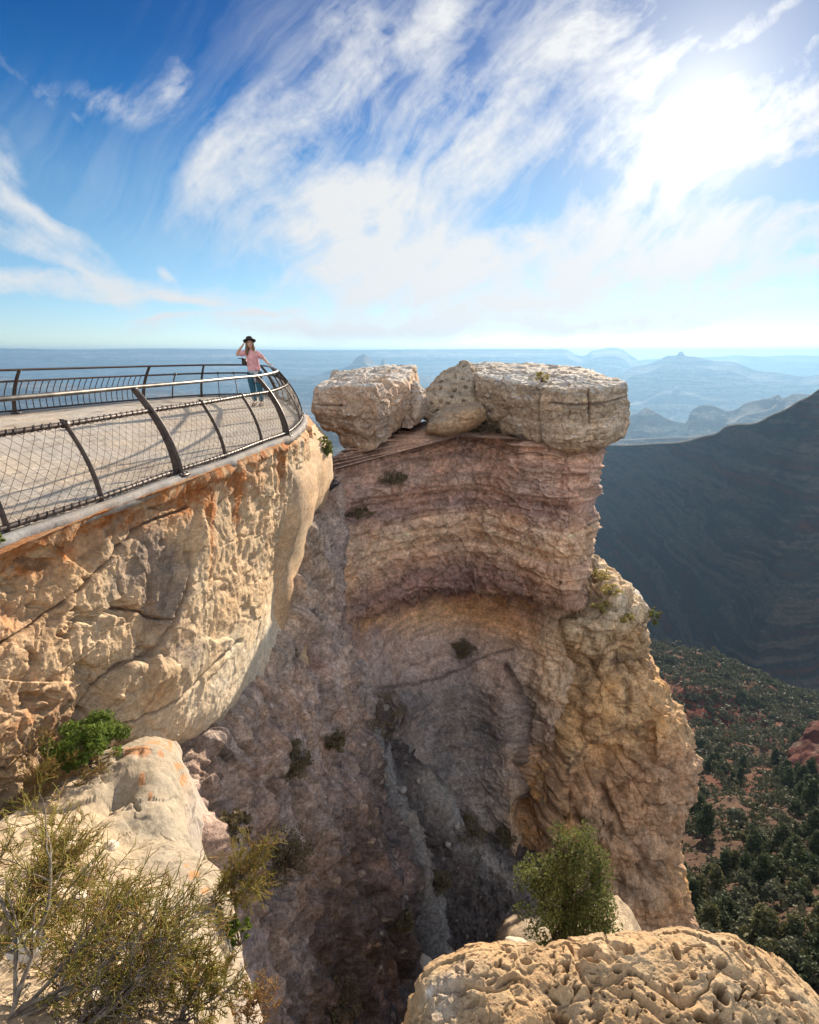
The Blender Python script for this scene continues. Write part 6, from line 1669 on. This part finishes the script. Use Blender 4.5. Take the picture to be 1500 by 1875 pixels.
near_bush(70, 1600, (.4, .3, .5), .24, 6, 'small olive bush on the dirt above the yellow green bush', spread=.45, r0=.005)
b, _ = hit(372, 1640); twiggy('ephedra_bush', b - np.array([0, 0, .08]), (.6, .35, .45), .34, 6, rng, 'yellow green twiggy plant hanging over the shadowed side of the pale ledge', 'bush', MT, spread=.4, r0=.004)
b, _ = hit(428, 1840); twiggy('ephedra_bush', b, (.6, .2, .5), .22, 4, rng, 'rusty twigs at the bottom of the pale ledge edge', 'bush', (TWIG, LEAF_RUSTY, LEAF_RUSTY), spread=.4, r0=.003)
b, _ = hit(425, 1725); leafy('green_shrub', b + np.array([.02, .05, -.10]), .2, .07, 16, 90, .012, LEAF_FRESH, 31, 'small bright green shrub clinging to the outer edge of the pale ledge', 'bush')
b, _ = hit(165, 1400); leafy('green_shrub', b, .40, .30, 46, 160, .020, LEAF_FRESH, 32, 'bright green leafy shrub under the overhang of the sunlit cliff', 'bush')
b, _ = hit(110, 1440); twiggy('dry_shrub', b, (-.1, -.1, .8), .3, 7, rng, 'low dry shrub beside the bright green shrub', 'bush', (TWIG, LEAF_RUSTY, LEAF_EPH), spread=.6, r0=.004)
b, _ = hit(15, 1405); twiggy('bare_branches', b, (.15, .1, .9), .30, 4, rng, 'bare grey branching twigs against the sunlit cliff at the left edge', 'bush', (TWIG, TWIG, TWIG), spread=.45, r0=.009, green=0, order=2)
b, _ = hit(3, 1000); leafy('green_shrub', b + np.array([-.05, -.05, -.02]), .16, .09, 14, 60, .012, LEAF_FRESH, 33, 'little green sprig at the left edge under the railing', 'bush')
# brush on the shaded walls
for i, (px, py, h, w, lab) in enumerate([(530, 1420, .85, .42, 'dark round brush growing on the pink crumbly wall'), (520, 1590, .95, .5, 'large dark brush lower on the pink crumbly wall'), (430, 1530, .4, .22, 'small dark brush beside the pale ledge on the crumbly wall'),
                                 (690, 1320, .7, .9, 'wide dark brush in the hollow at the foot of the arch'), (850, 1205, .95, .45, 'dark brush clinging to the middle of the arched wall'), (720, 885, .55, .5, 'dark brush high on the rock column below the notched block'),
                                 (655, 945, .3, .55, 'low dark brush on a purple band of the rock column'), (615, 1370, .5, .3, 'small brush in the crease between the walls'), (860, 1530, .7, .55, 'dark brush above the grey gully slope'),
                                 (805, 1625, .6, .35, 'dark brush in the middle of the gully'), (925, 1540, .6, .35, 'dark brush at the foot of the tall cleft'), (885, 790, .35, .5, 'dark brush tucked under the big cap block'),
                                 (620, 1850, .6, .4, 'dark brush at the bottom of the crumbly wall'), (735, 1700, .6, .3, 'dark brush at the lower end of the wall crease')]):
    b, nn = hit(px, py)
    leafy('brush', b - nn * .05, h * .7, w * .9, 60, 60, .022, LEAF_SHADE, 50 + i, lab, 'bush', up=tuple(nn * .6))
b, _ = hit(992, 700); leafy('grass_tuft', b, .28, .22, 22, 60, .022, LEAF_STRAW, 80, 'yellow grass tuft growing on top of the big cap block', 'grass')
for i, (px, py, lab) in enumerate([(1102, 1062, 'straw grass tuft at the upper end of the buttress ledge'), (1118, 1090, 'straw grass tuft in the middle of the buttress ledge'), (1140, 1140, 'straw grass tuft under the perched stone'), (1100, 1118, 'straw grass tuft at the inner side of the buttress ledge')]):
    b, _ = hit(px, py); leafy('grass_tuft', b, .3, .28, 20, 50, .03, LEAF_STRAW, 90 + i, lab, 'grass')
b, _ = hit(1183, 1150); leafy('small_pine', b + np.array([.25, .1, .1]), .5, .28, 14, 60, .03, LEAF_JUN, 99, 'tiny wind-bent pine sticking out from the buttress edge', 'tree', up=(.9, 0, .1))
b, _ = hit(600, 850); leafy('brush', b + np.array([-.25, .2, -.05]), .7, .4, 24, 80, .04, LEAF_JUN, 100, 'green brush in the notch between overlook and rock column', 'bush')

# juniper in front of the gully
def juniper():
    b = drop(1032, 1735, 5.95) - np.array([0, 0, .1]); rg = np.random.default_rng(9); H = 2.15
    root = empty('juniper_tree', b, 'sunlit green juniper tree behind the pitted boulder at the foot of the rock column', 'tree')
    T = Tubes(); cs, rs = [], []
    for k, (dx, dy, hh) in enumerate([(-.15, 0, 1.0), (.12, .1, .95), (.3, -.05, .82), (-.38, .05, .78), (.0, -.15, .7)]):
        tr = [np.array([dx * t + .08 * math.sin(3 * t + k), dy * t, H * hh * t]) for t in np.linspace(0, 1, 9)]
        T.add(tr, np.linspace(.065, .014, 9), 6, False)
        for j in range(26):
            t = rg.uniform(.12, 1.0); p0 = np.array([np.interp(t, np.linspace(0, 1, 9), [v[c] for v in tr]) for c in range(3)])
            a = rg.uniform(0, 6.28); reach = .62 * rg.uniform(.35, 1.05) * (1.15 - .7 * t)
            e = p0 + np.array([math.cos(a) * reach, math.sin(a) * reach * .8, rg.uniform(.02, .3)])
            T.add([p0, (p0 + e) / 2 + np.array([0, 0, -.03]), e], [.016, .010, .004], 4, False)
            cs.append(e); rs.append(rg.uniform(.10, .2))
            if rg.random() < .5: cs.append(p0 * .4 + e * .6 + rg.normal(size=3) * .05); rs.append(rg.uniform(.08, .14))
    T.build('trunk', BARK, root)
    V, F = leaf_cloud(cs, rs, 175, .022, rg, 1.1, 2.4); mesh_obj('crown', V, F, LEAF_JUN, root, smooth=False)
juniper()
# pale stones lying about
def stone(name, px, py, r, label, col, seed, group=None, flat=.7):
    b, nn = (drop(px, py, 6.2), np.array([0, 0, 1.])) if 940 < px < 1130 and py > 1690 else hit(px, py)
    n1, n2 = 26, 18
    th, ph = np.meshgrid(np.linspace(0, math.pi, n2), np.linspace(0, 2 * math.pi, n1))
    V = np.stack([np.sin(th) * np.cos(ph), np.sin(th) * np.sin(ph), np.cos(th)], -1).reshape(-1, 3).astype(np.float32)
    rr = np.random.default_rng(seed); sc = np.array([1, rr.uniform(.6, 1), flat * rr.uniform(.7, 1.1)]) * r
    f1, f2, cid, off = worley(V * .9 + seed, seed); V2 = V * (1 + .35 * (.5 - f1) + .15 * fbm(V * 2, 3, seed))[:, None] * sc
    a = rr.uniform(0, 6.28); c, s = math.cos(a), math.sin(a); V2 = V2 @ np.array([[c, s, 0], [-s, c, 0], [0, 0, 1]], np.float32)
    i, j = np.meshgrid(np.arange(n1 - 1), np.arange(n2 - 1), indexing='ij'); k = i * n2 + j
    F = np.stack([k, k + n2, k + n2 + 1, k + 1], -1).reshape(-1, 4)[:, ::-1]
    if np.linalg.norm(b) < 3.0 and r > .12: b, nn = P(px, py, 9.2), np.array([0, 0, 1.])
    loc = b + nn * r * .25
    o = mesh_obj(name, V2 + loc, np.ascontiguousarray(F[:, ::-1]), M_LEDGE, loc=loc, attrs={'col': np.tile(np.array(col, np.float32), (len(V2), 1))})
    return tag(o, label, 'rock', group)
for i, (px, py, r, lab, c) in enumerate([(45, 1745, .085, 'white rounded stone under the twigs of the large olive bush', (.66, .60, .5)), (85, 1580, .05, 'pale pink stone beside the dark olive bush', (.55, .43, .34)), (165, 1600, .06, 'pinkish stone between two near bushes on the ledge', (.58, .46, .36)), (200, 1555, .055, 'long pale stone at the top of the bushes', (.62, .55, .44)),
                                         (100, 1640, .045, 'small cream stone left of the yellow green bush', (.62, .54, .43)), (140, 1655, .05, 'flat cream stone in front of the yellow green bush', (.62, .54, .43)), (705, 1295, .17, 'upright grey stone standing in the dark hollow', (.28, .26, .24)), (700, 1340, .12, 'grey stone lying at the bottom of the dark hollow', (.24, .22, .21)),
                                         (735, 1445, .12, 'pale boulder in the upper gully', (.30, .28, .26)), (765, 1430, .10, 'smaller pale boulder beside the pale gully boulder', (.28, .26, .24)), (835, 1510, .15, 'long pale stone on the gully scree', (.30, .28, .26)), (820, 1545, .10, 'light stone below the long pale gully stone', (.30, .28, .26)),
                                         (955, 1700, .24, 'sunlit cream rock at the left foot of the juniper', (.60, .52, .40)), (1120, 1712, .18, 'sunlit tan rock at the right foot of the juniper', (.58, .48, .34)), (775, 1775, .3, 'pale angular rock beside the foot of the gully spur', (.46, .42, .37))]):
    stone('stone', px, py, r, lab, c, 1300 + i)
# ------------------------------------------------------------------ the hazy canyon air: one closed box round everything
def haze():
    bpy.context.view_layer.update()
    c = np.array([[tuple(o.matrix_world @ Vector(k)) for k in o.bound_box] for o in scene.objects if o.type == 'MESH']).reshape(-1, 3)
    lo, hi = c.min(0) - np.array([500, 500, 1.0]), c.max(0) + np.array([500, 500, 2.0])
    print('haze box', lo, hi)
    V = [[(lo, hi)[(i >> k) & 1][k] for k in range(3)] for i in range(8)]
    F = [(0, 2, 3, 1), (4, 5, 7, 6), (0, 1, 5, 4), (2, 6, 7, 3), (0, 4, 6, 2), (1, 3, 7, 5)]
    m = bpy.data.materials.new('canyon air'); m.use_nodes = True
    t = NT(m.node_tree); t.n.remove(t.n['Principled BSDF'])
    pv = t.new('ShaderNodeVolumePrincipled')
    pv.inputs['Color'].default_value = (.205, .38, .60, 1)
    pv.inputs['Density'].default_value = 8.5e-5
    pv.inputs['Anisotropy'].default_value = 0.38
    t.l.new(pv.outputs[0], t.n['Material Output'].inputs['Volume'])
    o = mesh_obj('haze', V, F, m, smooth=False); o['kind'] = 'stuff'
    m.cycles.homogeneous_volume = True if hasattr(m.cycles, 'homogeneous_volume') else None
haze()
